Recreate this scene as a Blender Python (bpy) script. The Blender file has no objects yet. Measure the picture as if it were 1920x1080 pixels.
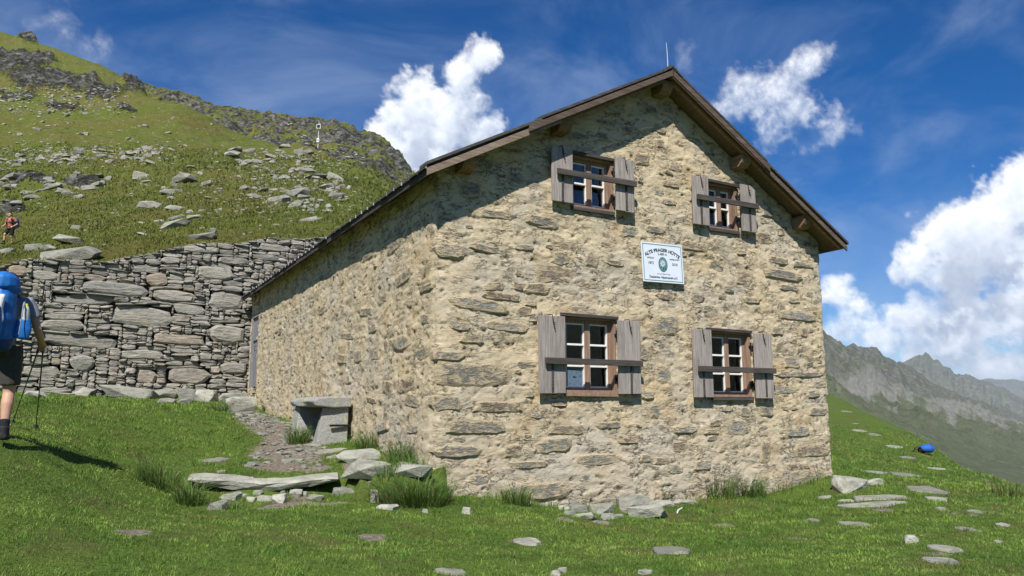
import bpy, bmesh, math, random
import numpy as np
from mathutils import Vector, Matrix
from mathutils.bvhtree import BVHTree
random.seed(7)
RNG = np.random.default_rng(11)
S = bpy.context.scene
COL = S.collection
R = math.radians

# ------------------------------------------------------------------ camera
F = 1450.0                                   # focal length in pixels of a 1920 wide frame
PITCH = math.atan(225 / 1450)
HEAD = R(61.4)
HV = np.array([math.cos(HEAD), math.sin(HEAD), 0.0])      # level heading
RV = np.array([math.sin(HEAD), -math.cos(HEAD), 0.0])     # right
CAM = -(10.0 * HV + (-1.002) * RV)
CAM[2] = 1.1
FW = HV * math.cos(PITCH) + np.array([0, 0, math.sin(PITCH)])
UP = np.cross(RV, FW)
cd = bpy.data.cameras.new('camera'); co = bpy.data.objects.new('camera', cd); COL.objects.link(co)
cd.sensor_width = 36; cd.lens = 36 * F / 1920; cd.clip_start = 0.1; cd.clip_end = 40000
co.location = CAM; co.rotation_euler = (R(90) + PITCH, 0, HEAD - R(90))
S.camera = co

# ------------------------------------------------------------------ world, sun, exposure
SUN = np.array([-0.80, -1.0, 1.45]); SUN /= np.linalg.norm(SUN)
ELEV = math.asin(SUN[2])
S.view_settings.view_transform = 'Standard'; S.view_settings.look = 'None'
S.view_settings.exposure = 0.40; S.view_settings.gamma = 1.0
S.render.engine = 'CYCLES'
S.cycles.max_bounces = 6; S.cycles.diffuse_bounces = 3; S.cycles.glossy_bounces = 3
S.cycles.transparent_max_bounces = 8; S.cycles.transmission_bounces = 4; S.cycles.volume_bounces = 0
S.cycles.use_denoising = True
sl = bpy.data.lights.new('sun', 'SUN'); so = bpy.data.objects.new('sun', sl); COL.objects.link(so)
sl.energy = 5.0; sl.angle = R(0.53); sl.color = (1.0, 0.955, 0.88)
so.rotation_euler = Vector(SUN).to_track_quat('Z', 'Y').to_euler()

def ray(x, y): return FW * F + RV * (x - 960) + UP * (540 - y)
def atD(x, y, D):
    v = ray(x, y); return CAM + v * (D / (v @ HV))
def onY(x, y, Y=0.0):
    v = ray(x, y); return CAM + v * ((Y - CAM[1]) / v[1])
def onX(x, y, X=0.0):
    v = ray(x, y); return CAM + v * ((X - CAM[0]) / v[0])
def ad(x, y):                                # lateral and forward distance from the camera
    dx = x - CAM[0]; dy = y - CAM[1]
    return dx * RV[0] + dy * RV[1], dx * HV[0] + dy * HV[1]
def udir(x, y):
    v = ray(x, y); return v / np.linalg.norm(v)

class NT:
    def __init__(s, nt): s.nt = nt
    def n(s, t, ins=None, **kw):
        d = s.nt.nodes.new(t)
        for k, v in kw.items(): setattr(d, k, v)
        for k, v in (ins or {}).items():
            if hasattr(v, 'is_linked') or hasattr(v, 'links'): s.nt.links.new(v, d.inputs[k])
            else: d.inputs[k].default_value = v
        return d
    def math(s, op, a, b=None, c=None, clamp=False):
        i = {0: a}
        if b is not None: i[1] = b
        if c is not None: i[2] = c
        return s.n('ShaderNodeMath', i, operation=op, use_clamp=clamp).outputs[0]
    def vm(s, op, a, b=None):
        i = {0: a}
        if b is not None: i[1] = b
        d = s.n('ShaderNodeVectorMath', i, operation=op)
        return d.outputs['Value'] if op in ('DISTANCE', 'DOT_PRODUCT', 'LENGTH') else d.outputs[0]
    def noise(s, vec, scale, detail=4, rough=0.55, dist=0.0, out='Fac'):
        return s.n('ShaderNodeTexNoise', {'Vector': vec, 'Scale': scale, 'Detail': detail, 'Roughness': rough, 'Distortion': dist}).outputs[out]
    def ramp(s, fac, stops, interp='LINEAR'):
        d = s.n('ShaderNodeValToRGB', {'Fac': fac}); cr = d.color_ramp; cr.interpolation = interp
        while len(cr.elements) < len(stops): cr.elements.new(0.5)
        for e, (p, c) in zip(cr.elements, stops):
            e.position = p; e.color = (c, c, c, 1) if not hasattr(c, '__len__') else (*c[:3], 1)
        return d.outputs[0]
    def mix(s, f, a, b, blend='MIX'):
        d = s.n('ShaderNodeMix', data_type='RGBA', blend_type=blend)
        for sock, v in ((d.inputs[0], f), (d.inputs[6], a), (d.inputs[7], b)):
            if hasattr(v, 'links'): s.nt.links.new(v, sock)
            else: sock.default_value = v if not hasattr(v, '__len__') else (*v[:3], 1)
        return d.outputs[2]
    def smooth(s, v, a, b):
        return s.n('ShaderNodeMapRange', {'Value': v, 'From Min': a, 'From Max': b}, interpolation_type='SMOOTHSTEP').outputs[0]
    def mapping(s, vec, scale=(1, 1, 1), loc=(0, 0, 0), rot=(0, 0, 0)):
        return s.n('ShaderNodeMapping', {'Vector': vec, 'Scale': scale, 'Location': loc, 'Rotation': rot}).outputs[0]

W = bpy.data.worlds.new('World'); S.world = W; W.use_nodes = True
W.node_tree.nodes.clear()
w = NT(W.node_tree)
sky = w.n('ShaderNodeTexSky', sky_type='NISHITA', sun_disc=False, sun_elevation=ELEV,
          sun_rotation=math.atan2(SUN[0], SUN[1]), altitude=2500, air_density=1.0, dust_density=0.35, ozone_density=3.0)
tc = w.n('ShaderNodeTexCoord').outputs['Generated']
# thin high streaks
st = w.mapping(tc, scale=(1.4, 2.6, 4.6), rot=(.15, .45, .4))
cir = w.smooth(w.noise(st, 2.0, 6, .60, .5), .38, .85)
cir = w.math('MULTIPLY', cir, .52)
bg_sky = w.n('ShaderNodeBackground', {'Strength': .082})
skc = w.n('ShaderNodeHueSaturation', {'Hue': .508, 'Saturation': 1.42, 'Value': 1.0, 'Fac': 1.0, 'Color': sky.outputs[0]})
W.node_tree.links.new(skc.outputs[0], bg_sky.inputs[0])
bg_cir = w.n('ShaderNodeBackground', {'Color': (.50, .64, .90, 1), 'Strength': 0.62})
m1 = w.n('ShaderNodeMixShader', {0: cir, 1: bg_sky.outputs[0], 2: bg_cir.outputs[0]})
wo = w.n('ShaderNodeOutputWorld', {'Surface': m1.outputs[0]})
W.cycles.sampling_method = 'MANUAL'; W.cycles.sample_map_resolution = 512

# ------------------------------------------------------------------ numpy noise
def _h(ix, iy, iz, seed):
    n = (ix * 374761393 + iy * 668265263 + iz * 2147483647 + seed * 974634777) & 0xffffffff
    n = ((n ^ (n >> 13)) * 1274126177) & 0xffffffff
    return n ^ (n >> 16)
_G = np.array([[1,1,0],[-1,1,0],[1,-1,0],[-1,-1,0],[1,0,1],[-1,0,1],[1,0,-1],[-1,0,-1],[0,1,1],[0,-1,1],[0,1,-1],[0,-1,-1]], float)
def pnoise(P, seed=0):
    P = np.asarray(P, float); I = np.floor(P).astype(np.int64); f = P - I
    u = f * f * f * (f * (f * 6 - 15) + 10); res = 0.0
    for dx in (0, 1):
        wx = u[:, 0] if dx else 1 - u[:, 0]
        for dy in (0, 1):
            wy = u[:, 1] if dy else 1 - u[:, 1]
            for dz in (0, 1):
                wz = u[:, 2] if dz else 1 - u[:, 2]
                gr = _G[_h(I[:, 0] + dx, I[:, 1] + dy, I[:, 2] + dz, seed) % 12]
                res = res + wx * wy * wz * (gr[:, 0] * (f[:, 0] - dx) + gr[:, 1] * (f[:, 1] - dy) + gr[:, 2] * (f[:, 2] - dz))
    return res
def fbm(P, octv=4, gain=.5, lac=2.03, seed=0, ridged=False):
    P = np.asarray(P, float); a = 1.0; s = 0.0; t = 0.0
    for o in range(octv):
        n = pnoise(P, seed + o * 17)
        if ridged: n = 1 - 2.2 * np.abs(n) - .35
        s = s + a * n; t += a; a *= gain; P = P * lac + 11.3
    return s / t * (1.0 if ridged else 1.6)
def smst(v, a, b):
    t = np.clip((v - a) / (b - a), 0, 1); return t * t * (3 - 2 * t)
def xyz(x, y, z=0.0): return np.stack([x, y, np.broadcast_to(z, np.shape(x)) + 0 * x], -1)

# ------------------------------------------------------------------ object helpers
def tag(o, label=None, cat=None, group=None, kind=None):
    if label: o['label'] = label
    if cat: o['category'] = cat
    if group: o['group'] = group
    if kind: o['kind'] = kind
    return o
def empty(name, loc=(0, 0, 0), rz=0):
    o = bpy.data.objects.new(name, None); o.location = loc; o.rotation_euler = (0, 0, rz); o.empty_display_size = .2
    COL.objects.link(o); return o
def link(name, me, mat=None, parent=None, loc=None):
    o = bpy.data.objects.new(name, me)
    if mat and not me.materials: me.materials.append(mat)
    COL.objects.link(o)
    if parent: o.parent = parent
    if loc is not None: o.location = loc
    return o
def mesh_np(name, V, Fc, smooth=True, attrs=None):
    V = np.asarray(V, np.float32); Fc = np.asarray(Fc, np.int32); k = Fc.shape[1]
    me = bpy.data.meshes.new(name)
    me.vertices.add(len(V)); me.vertices.foreach_set('co', V.ravel())
    me.loops.add(Fc.size); me.loops.foreach_set('vertex_index', Fc.ravel())
    me.polygons.add(len(Fc)); me.polygons.foreach_set('loop_start', np.arange(0, Fc.size, k, dtype=np.int32))
    me.polygons.foreach_set('use_smooth', np.full(len(Fc), smooth))
    for nm, arr in (attrs or {}).items():
        arr = np.asarray(arr, np.float32)
        if arr.ndim == 2:
            a = me.attributes.new(nm, 'FLOAT_COLOR', 'POINT'); a.data.foreach_set('color', arr.ravel())
        else:
            a = me.attributes.new(nm, 'FLOAT', 'POINT'); a.data.foreach_set('value', arr)
    me.update(calc_edges=True)
    return me
def grid_faces(nu, nv, keep=None):
    i = np.arange(nu - 1)[:, None] * nv + np.arange(nv - 1)[None]
    Q = np.stack([i, i + nv, i + nv + 1, i + 1], -1).reshape(-1, 4)
    return Q if keep is None else Q[keep.reshape(-1)]
class MB:
    def __init__(s): s.v = []; s.f = []
    def add(s, vs, fs):
        o = len(s.v); s.v += [tuple(v) for v in vs]; s.f += [tuple(i + o for i in f) for f in fs]; return s
    def box(s, x0, x1, y0, y1, z0, z1, jit=0):
        vs = [(x, y, z) for x in (x0, x1) for y in (y0, y1) for z in (z0, z1)]
        if jit: vs = [tuple(c + random.uniform(-jit, jit) for c in v) for v in vs]
        return s.add(vs, [(0, 1, 3, 2), (4, 6, 7, 5), (0, 4, 5, 1), (2, 3, 7, 6), (0, 2, 6, 4), (1, 5, 7, 3)])
    def tube(s, pts, rad, n=8, caps=True):
        pts = [Vector(p) for p in pts]; rad = rad if hasattr(rad, '__len__') else [rad] * len(pts)
        rings = []; ref = Vector((0, 0, 1))
        for i, p in enumerate(pts):
            t = (pts[min(i + 1, len(pts) - 1)] - pts[max(i - 1, 0)]).normalized()
            a = t.cross(ref if abs(t.dot(ref)) < .95 else Vector((1, 0, 0))).normalized(); b = a.cross(t)
            r = rad[i]; r = r if hasattr(r, '__len__') else (r, r)
            rings.append([p + a * math.cos(2 * math.pi * k / n) * r[0] + b * math.sin(2 * math.pi * k / n) * r[1] for k in range(n)])
        o = len(s.v); s.v += [tuple(v) for rg in rings for v in rg]
        for i in range(len(rings) - 1):
            for k in range(n): s.f.append((o + i * n + k, o + i * n + (k + 1) % n, o + (i + 1) * n + (k + 1) % n, o + (i + 1) * n + k))
        if caps: s.f.append(tuple(o + k for k in range(n))[::-1]); s.f.append(tuple(o + (len(rings) - 1) * n + k for k in range(n)))
        return s
    def ell(s, c, r, nu=10, nv=7):
        o = len(s.v)
        for i in range(nv + 1):
            th = math.pi * i / nv
            for k in range(nu):
                ph = 2 * math.pi * k / nu
                s.v.append((c[0] + r[0] * math.sin(th) * math.cos(ph), c[1] + r[1] * math.sin(th) * math.sin(ph), c[2] + r[2] * math.cos(th)))
        for i in range(nv):
            for k in range(nu): s.f.append((o + i * nu + k, o + (i + 1) * nu + k, o + (i + 1) * nu + (k + 1) % nu, o + i * nu + (k + 1) % nu))
        return s
    def mesh(s, name, mat=None, smooth=False):
        me = bpy.data.meshes.new(name); me.from_pydata(s.v, [], s.f); me.update()
        bm = bmesh.new(); bm.from_mesh(me); bmesh.ops.remove_doubles(bm, verts=bm.verts, dist=1e-5)
        bmesh.ops.recalc_face_normals(bm, faces=bm.faces); bm.to_mesh(me); bm.free()
        if smooth: me.polygons.foreach_set('use_smooth', [True] * len(me.polygons))
        if mat: me.materials.append(mat)
        return me
    def build(s, name, mat, parent=None, loc=None, smooth=False, bevel=0):
        o = link(name, s.mesh(name, mat, smooth), None, parent, loc)
        if bevel:
            b = o.modifiers.new('bevel', 'BEVEL'); b.width = bevel; b.segments = 2; b.limit_method = 'ANGLE'
        return o

# ------------------------------------------------------------------ materials
def material(name, fn):
    m = bpy.data.materials.new(name); m.use_nodes = True; m.node_tree.nodes.clear()
    t = NT(m.node_tree); sh = fn(t)
    o = t.n('ShaderNodeOutputMaterial'); m.node_tree.links.new(sh, o.inputs['Surface']); return m
def pbr(t, col, rough=.8, bump=None, bs=.4, bd=.02, spec=.3, metal=0.0, **kw):
    p = t.n('ShaderNodeBsdfPrincipled')
    ins = {'Base Color': col, 'Roughness': rough, 'Specular IOR Level': spec, 'Metallic': metal, **kw}
    for k, v in ins.items():
        if hasattr(v, 'links'): t.nt.links.new(v, p.inputs[k])
        else: p.inputs[k].default_value = (*v[:3], 1) if hasattr(v, '__len__') else v
    if bump is not None:
        b = t.n('ShaderNodeBump', {'Height': bump, 'Strength': bs, 'Distance': bd}); t.nt.links.new(b.outputs[0], p.inputs['Normal'])
    return p.outputs[0]
def attr(t, nm, out='Fac'): return t.n('ShaderNodeAttribute', attribute_name=nm).outputs[out]
def gpos(t): return t.n('ShaderNodeNewGeometry').outputs['Position']
def opos(t): return t.n('ShaderNodeTexCoord').outputs['Object']
def orand(t): return t.n('ShaderNodeObjectInfo').outputs['Random']
def plain(name, col, rough=.6, var=.25, scale=20, bs=.1, metal=0.0, spec=.3):
    def fn(t):
        n = t.noise(opos(t), scale, 4)
        dark = tuple(c * (1 - var) for c in col); lite = tuple(min(1, c * (1 + var)) for c in col)
        return pbr(t, t.ramp(n, [(.3, dark), (.7, lite)]), rough, n, bs, .005, spec, metal)
    return material(name, fn)

def f_mortar(t):
    p = gpos(t); ps = t.mapping(p, scale=(1, 1, 2.1))
    big = t.noise(p, .9, 4, .6); mid = t.noise(ps, 4.5, 6, .62); fine = t.noise(ps, 27, 9, .74, .5); gr = t.noise(p, 120, 3, .6)
    c = t.ramp(mid, [(.25, (.46, .37, .24)), (.48, (.605, .50, .33)), (.72, (.69, .585, .415))])
    c = t.mix(t.math('MULTIPLY', t.smooth(big, .40, .66), .85), c, t.mix(mid, (.44, .385, .30), (.62, .56, .45)))
    och = t.smooth(t.noise(t.mapping(p, loc=(7, 3, 1)), 1.5, 4), .54, .72)
    c = t.mix(t.math('MULTIPLY', och, .5), c, (.54, .37, .18))
    low = t.smooth(t.n('ShaderNodeSeparateXYZ', {0: p}).outputs[2], 1.3, -.2)
    c = t.mix(t.math('MULTIPLY', low, .4), c, (.52, .475, .40))
    # stone showing through thin mortar, in flat lens shapes
    wv = t.noise(t.mapping(p, scale=(1, 1, 3.0), loc=(2, 9, 4)), 3.4, 7, .66, .5)
    st = t.smooth(wv, .555, .63); lay = t.noise(t.mapping(p, scale=(1, 1, 5)), 14, 6, .68, .6)
    tint = t.noise(t.mapping(p, scale=(1, 1, 2), loc=(5, 5, 5)), 2.2, 2)
    sc = t.mix(t.smooth(lay, .35, .65), t.mix(t.smooth(tint, .45, .6), (.13, .125, .11), (.15, .105, .075)), t.mix(t.smooth(tint, .45, .6), (.36, .355, .325), (.37, .29, .21)))
    c = t.mix(t.math('MULTIPLY', st, .46), c, sc)
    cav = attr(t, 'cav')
    c = t.mix(t.math('MULTIPLY', t.smooth(fine, .58, .70), .55), c, (.24, .19, .125))
    c = t.mix(t.math('MULTIPLY', t.smooth(fine, .44, .33), .55), c, (.72, .635, .48))
    # fine cracks that follow the bedding
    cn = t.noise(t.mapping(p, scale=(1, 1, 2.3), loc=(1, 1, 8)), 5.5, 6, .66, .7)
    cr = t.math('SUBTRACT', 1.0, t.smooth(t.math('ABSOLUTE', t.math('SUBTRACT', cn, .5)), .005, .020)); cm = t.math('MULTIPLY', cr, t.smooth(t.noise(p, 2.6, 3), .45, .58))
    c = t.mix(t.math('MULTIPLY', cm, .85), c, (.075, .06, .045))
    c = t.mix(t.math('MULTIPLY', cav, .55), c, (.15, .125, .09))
    h = t.math('ADD', t.math('ADD', t.math('MULTIPLY', fine, .8), t.math('MULTIPLY', gr, .3)), t.math('ADD', t.math('MULTIPLY', cm, -.6), t.math('MULTIPLY', t.math('MULTIPLY', st, lay), .9)))
    return pbr(t, c, .95, h, .95, .023, .12)
def f_bstone(t):
    p = gpos(t); rnd = attr(t, 'tone'); ed = attr(t, 'edge')
    lay = t.noise(t.mapping(p, scale=(1, 1, 4.0)), 13, 7, .7, .6); fine = t.noise(p, 60, 5, .65)
    base = t.ramp(rnd, [(0, (.25, .24, .21)), (.22, (.33, .305, .26)), (.4, (.27, .295, .265)), (.58, (.32, .25, .185)), (.74, (.22, .165, .12)), (.87, (.41, .375, .31)), (.96, (.33, .34, .335))], 'CONSTANT')
    c = t.mix(t.smooth(lay, .36, .62), t.mix(.55, base, (.07, .062, .055)), t.mix(.22, base, (.56, .52, .44)))
    sm_ = t.smooth(t.math('ADD', t.noise(t.mapping(p, scale=(1, 1, 1.8)), 8, 6, .66, .4), t.math('MULTIPLY', ed, .34)), .53, .66)
    mo = t.ramp(fine, [(.35, (.36, .29, .19)), (.5, (.56, .46, .30)), (.7, (.66, .56, .39))])
    c = t.mix(t.math('MULTIPLY', sm_, .92), c, mo)
    c = t.mix(t.math('MULTIPLY', t.smooth(fine, .58, .75), .6), c, (.07, .06, .05))
    return pbr(t, c, .9, t.math('ADD', t.math('ADD', lay, t.math('MULTIPLY', fine, .4)), t.math('MULTIPLY', sm_, .35)), 1.0, .04, .18)
def f_dry(t):
    p = gpos(t); rnd = attr(t, 'tone')
    lay = t.noise(t.mapping(p, scale=(.8, .8, 3.5)), 6, 7, .65, .3); fine = t.noise(p, 30, 5, .65)
    base = t.ramp(rnd, [(0, (.17, .165, .14)), (.3, (.28, .268, .23)), (.55, (.385, .362, .31)), (.75, (.28, .275, .245)), (.9, (.36, .28, .205)), (.97, (.55, .53, .47))])
    c = t.mix(t.smooth(lay, .3, .68), t.mix(.5, base, (.12, .115, .10)), t.mix(.15, base, (.55, .53, .46)))
    li = t.smooth(t.noise(p, 3.2, 6, .65), .57, .68)
    c = t.mix(t.math('MULTIPLY', li, .55), c, (.34, .33, .20))
    dk = t.smooth(t.noise(t.mapping(p, loc=(4, 4, 4)), 5, 6, .7), .56, .66)
    c = t.mix(t.math('MULTIPLY', dk, .6), c, (.09, .088, .08))
    return pbr(t, c, .9, t.math('ADD', lay, t.math('MULTIPLY', fine, .35)), .9, .05, .2)
def f_rock(t, k=1.0):
    p = gpos(t); rnd = orand(t)
    lay = t.noise(t.mapping(p, scale=(1, 1, 2.5)), 4, 7, .65, .3); fine = t.noise(p, 26, 5, .65)
    base = t.ramp(rnd, [(0, tuple(k * v for v in (.22, .22, .19))), (.5, tuple(k * v for v in (.32, .318, .265))), (1, tuple(k * v for v in (.40, .395, .335)))])
    c = t.mix(t.smooth(lay, .32, .66), t.mix(.55, base, (.10, .098, .088)), base)
    li = t.smooth(t.noise(p, 6, 6, .65), .58, .66)
    c = t.mix(t.math('MULTIPLY', li, .5), c, (.36, .38, .22))
    c = t.mix(t.math('MULTIPLY', t.smooth(fine, .56, .7), .5), c, (.14, .135, .12))
    return pbr(t, c, .9, t.math('ADD', lay, t.math('MULTIPLY', fine, .4)), .9, .04, .2)
def f_bench(t):
    p = opos(t); fine = t.noise(p, 60, 5, .7); lay = t.noise(p, 9, 6, .65)
    c = t.ramp(fine, [(.3, (.15, .15, .14)), (.55, (.33, .33, .31)), (.75, (.44, .44, .41))])
    li = t.smooth(t.noise(p, 6, 4, .6), .57, .66)
    c = t.mix(t.math('MULTIPLY', li, .7), c, (.42, .44, .14))
    return pbr(t, c, .92, t.math('ADD', lay, t.math('MULTIPLY', fine, .4)), .8, .03, .2)
def f_ground(t):
    p = gpos(t); dirt = attr(t, 'dirt')
    n1 = t.noise(p, 1.3, 5, .6); n2 = t.noise(p, 22, 5, .7); n3 = t.noise(p, 90, 3, .7)
    gcol = t.ramp(n2, [(.28, (.036, .060, .012)), (.5, (.085, .135, .024)), (.75, (.15, .19, .042))])
    gcol = t.mix(t.smooth(n1, .5, .7), gcol, (.10, .095, .035))
    soil = t.ramp(n2, [(.3, (.10, .075, .055)), (.5, (.20, .165, .13)), (.68, (.33, .29, .24))])
    f = t.smooth(t.math('ADD', dirt, t.math('MULTIPLY', t.math('SUBTRACT', n2, .5), .7)), .38, .62)
    return pbr(t, t.mix(f, gcol, soil), .95, t.math('ADD', n2, t.math('MULTIPLY', n3, .5)), .9, .03, .1)
def f_hill(t):
    p = gpos(t); rk = attr(t, 'rock')
    n1 = t.noise(p, .11, 5, .6); n2 = t.noise(p, 1.6, 7, .72); n3 = t.noise(p, 7, 6, .75)
    gcol = t.ramp(n3, [(.3, (.044, .060, .010)), (.5, (.115, .142, .025)), (.72, (.19, .20, .05))])
    gcol = t.mix(t.math('MULTIPLY', t.smooth(n1, .42, .66), .75), gcol, t.ramp(n3, [(.3, (.085, .075, .018)), (.7, (.20, .165, .05))]))
    gcol = t.mix(t.math('MULTIPLY', t.smooth(n2, .54, .66), .8), gcol, (.040, .046, .010))
    gcol = t.mix(t.math('MULTIPLY', t.smooth(t.noise(t.mapping(p, loc=(3, 1, 2)), .45, 6, .7), .52, .64), .5), gcol, (.17, .155, .07))
    rv = t.noise(t.mapping(p, scale=(1, 1, 1.8)), .55, 8, .74)
    rock = t.ramp(rv, [(.38, (.014, .014, .014)), (.48, (.060, .060, .055)), (.58, (.17, .168, .15)), (.74, (.38, .37, .32))])
    f = t.smooth(t.math('ADD', rk, t.math('MULTIPLY', t.math('SUBTRACT', n2, .5), 1.5)), .42, .58)
    sp = t.smooth(t.noise(p, 2.1, 5, .68), .615, .655)
    gcol = t.mix(t.math('MULTIPLY', sp, .8), gcol, (.36, .35, .29))
    return pbr(t, t.mix(f, gcol, rock), .95, t.math('ADD', t.math('MULTIPLY', n2, .6), t.math('ADD', t.math('MULTIPLY', n3, .25), t.math('MULTIPLY', t.math('MULTIPLY', rv, f), 1.2))), 1.0, .6, .1)
def f_mount(t):
    p = gpos(t); rk = attr(t, 'rock'); k = attr(t, 'scl')
    pp = t.vm('SCALE', p); pp.node.inputs['Scale'].default_value = .01
    n1 = t.noise(pp, 1.0, 8, .68); n2 = t.noise(pp, 4.5, 8, .72); n3 = t.noise(t.mapping(pp, scale=(1, 1, .35)), 9, 7, .7)
    grass = t.ramp(n2, [(.3, (.085, .108, .056)), (.6, (.155, .178, .095)), (.8, (.24, .245, .16))])
    scree = t.ramp(n3, [(.3, (.21, .21, .185)), (.6, (.30, .295, .26)), (.8, (.37, .36, .32))])
    rock = t.ramp(n3, [(.34, (.045, .050, .046)), (.5, (.145, .148, .13)), (.66, (.27, .265, .235))])
    c = t.mix(t.smooth(t.math('ADD', k, t.math('MULTIPLY', t.math('SUBTRACT', n1, .5), 1.6)), .38, .62), grass, scree)
    c = t.mix(t.smooth(t.math('ADD', rk, t.math('MULTIPLY', t.math('SUBTRACT', n2, .5), 1.2)), .4, .6), c, rock)
    g2 = t.smooth(n1, .40, .54)
    c = t.mix(t.math('MULTIPLY', g2, t.math('MULTIPLY', rk, .8)), c, grass)
    return pbr(t, c, .95, t.math('ADD', t.math('MULTIPLY', n2, .5), n3), 1.0, 14, .1)
def f_grass(t):
    c = attr(t, 'col', 'Color')
    p = pbr(t, c, .55, None, spec=.25)
    tr = t.n('ShaderNodeBsdfTranslucent', {'Color': t.mix(.3, c, (.25, .32, .03))})
    return t.n('ShaderNodeMixShader', {0: .25, 1: p, 2: tr.outputs[0]}).outputs[0]
def wood(name, c0, c1, c2, axis=2, rough=.8, stain=0.35):
    def fn(t):
        p = t.vm('ADD', opos(t), t.vm('SCALE', t.n('ShaderNodeCombineXYZ', {0: orand(t), 1: orand(t), 2: orand(t)}).outputs[0]))
        p.node.inputs[1].links[0].from_node.inputs['Scale'].default_value = 13.0
        sc = [26, 26, 26]; sc[axis] = 1.3
        gr = t.noise(t.mapping(p, scale=sc), 2.0, 6, .65, .5); big = t.noise(p, 2.2, 4); cr = t.noise(t.mapping(p, scale=sc, loc=(3, 3, 3)), 4.5, 3, .6)
        c = t.ramp(gr, [(.28, c0), (.5, c1), (.72, c2)])
        c = t.mix(t.math('MULTIPLY', t.smooth(big, .5, .72), stain), c, c0)
        c = t.mix(t.math('MULTIPLY', t.smooth(orand(t), 0, 1), .22), c, c0)
        c = t.mix(t.smooth(cr, .66, .72), c, tuple(x * .25 for x in c0))
        return pbr(t, c, rough, gr, .5, .006, .25)
    return material(name, fn)
def f_glass(t):
    gl = t.n('ShaderNodeBsdfGlossy', {'Color': (.9, .93, .96, 1), 'Roughness': .02})
    tr = t.n('ShaderNodeBsdfTransparent', {'Color': (.55, .60, .62, 1)})
    fr = t.n('ShaderNodeFresnel', {'IOR': 1.5}).outputs[0]
    return t.n('ShaderNodeMixShader', {0: t.math('ADD', fr, .02), 1: tr.outputs[0], 2: gl.outputs[0]}).outputs[0]

MT = dict(
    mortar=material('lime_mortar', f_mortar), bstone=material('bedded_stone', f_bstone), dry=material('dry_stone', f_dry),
    rock=material('pale_rock', f_rock), flag=material('flag_stone', lambda t: f_rock(t, .92)), lump=material('grey_rock', lambda t: f_rock(t, 1.12)), bench=material('granite', f_bench), ground=material('turf_and_soil', f_ground),
    hill=material('alpine_meadow', f_hill), mount=material('mountain', f_mount), grass=material('grass_blades', f_grass),
    shutter=wood('grey_weathered_wood', (.16, .138, .125), (.315, .28, .258), (.46, .42, .39)),
    sash=wood('brown_window_wood', (.15, .09, .06), (.28, .185, .13), (.42, .31, .235)),
    dark=wood('dark_weathered_wood', (.035, .03, .028), (.075, .065, .06), (.13, .115, .105), axis=0),
    beam=wood('brown_beam_wood', (.11, .065, .038), (.24, .155, .095), (.40, .29, .19), axis=1),
    barge=wood('grey_brown_barge_wood', (.10, .07, .05), (.22, .165, .125), (.34, .28, .23), axis=0),
    bargedark=wood('dark_brown_barge_wood', (.05, .035, .026), (.115, .085, .065), (.20, .155, .125), axis=0),
    soffit=wood('brown_soffit_wood', (.085, .052, .032), (.17, .115, .072), (.27, .20, .135), axis=0),
    roof=wood('dark_roof_wood', (.035, .034, .034), (.075, .072, .07), (.14, .135, .13), axis=0),
    door=wood('blue_grey_door_wood', (.12, .125, .14), (.22, .22, .24), (.33, .33, .34)),
    white=plain('white_paint', (.80, .79, .76), .5, .06), glass=material('window_glass', f_glass),
    iron=plain('black_iron', (.018, .015, .013), .6, .3, metal=.3), metal=plain('galvanised_metal', (.50, .51, .52), .45, .1, metal=.25),
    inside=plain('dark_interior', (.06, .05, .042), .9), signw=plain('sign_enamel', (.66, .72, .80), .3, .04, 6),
    teal=plain('sign_teal', (.10, .25, .25), .4, .1), ink=plain('sign_ink', (.02, .028, .035), .5, .1), yolk=plain('flower_yellow', (.45, .32, .12), .5, .2),
    bluepane=plain('blue_grey_panel', (.115, .17, .24), .5, .12, 30),
    skin=plain('skin', (.50, .29, .20), .55, .08, 12), hair=plain('brown_hair', (.04, .022, .013), .7, .3, 40),
    tee=plain('grey_shirt', (.21, .23, .27), .9, .12, 25), shorts=plain('dark_olive_shorts', (.055, .05, .042), .9, .2, 25),
    sock=plain('dark_sock', (.012, .013, .018), .9), boot=plain('dark_boot', (.02, .02, .022), .7, .3),
    pblue=plain('blue_nylon', (.012, .13, .42), .55, .25, 9, .3), pnavy=plain('navy_nylon', (.010, .05, .16), .6, .25, 9, .3), strap=plain('grey_strap', (.22, .25, .29), .8),
    towel=plain('white_towel', (.62, .63, .70), .95, .08, 15), yellow=plain('yellow_plastic', (.72, .60, .04), .4, .08), bottle=plain('clear_grey_plastic', (.45, .48, .48), .25, .1),
    pole=plain('dark_green_pole', (.035, .06, .055), .4, .2), coral=plain('coral_shirt', (.40, .15, .115), .9, .12, 20), black=plain('black_cloth', (.012, .011, .012), .9),
    red=plain('dark_red_cloth', (.18, .02, .03), .9), bag=plain('blue_bag_cloth', (.02, .10, .42), .6, .2, 9, .3), panel=plain('solar_cell', (.01, .013, .03), .25, .2),
    core=plain('shaded_rubble', (.075, .07, .06), .95, .4, 12, .6))

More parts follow.
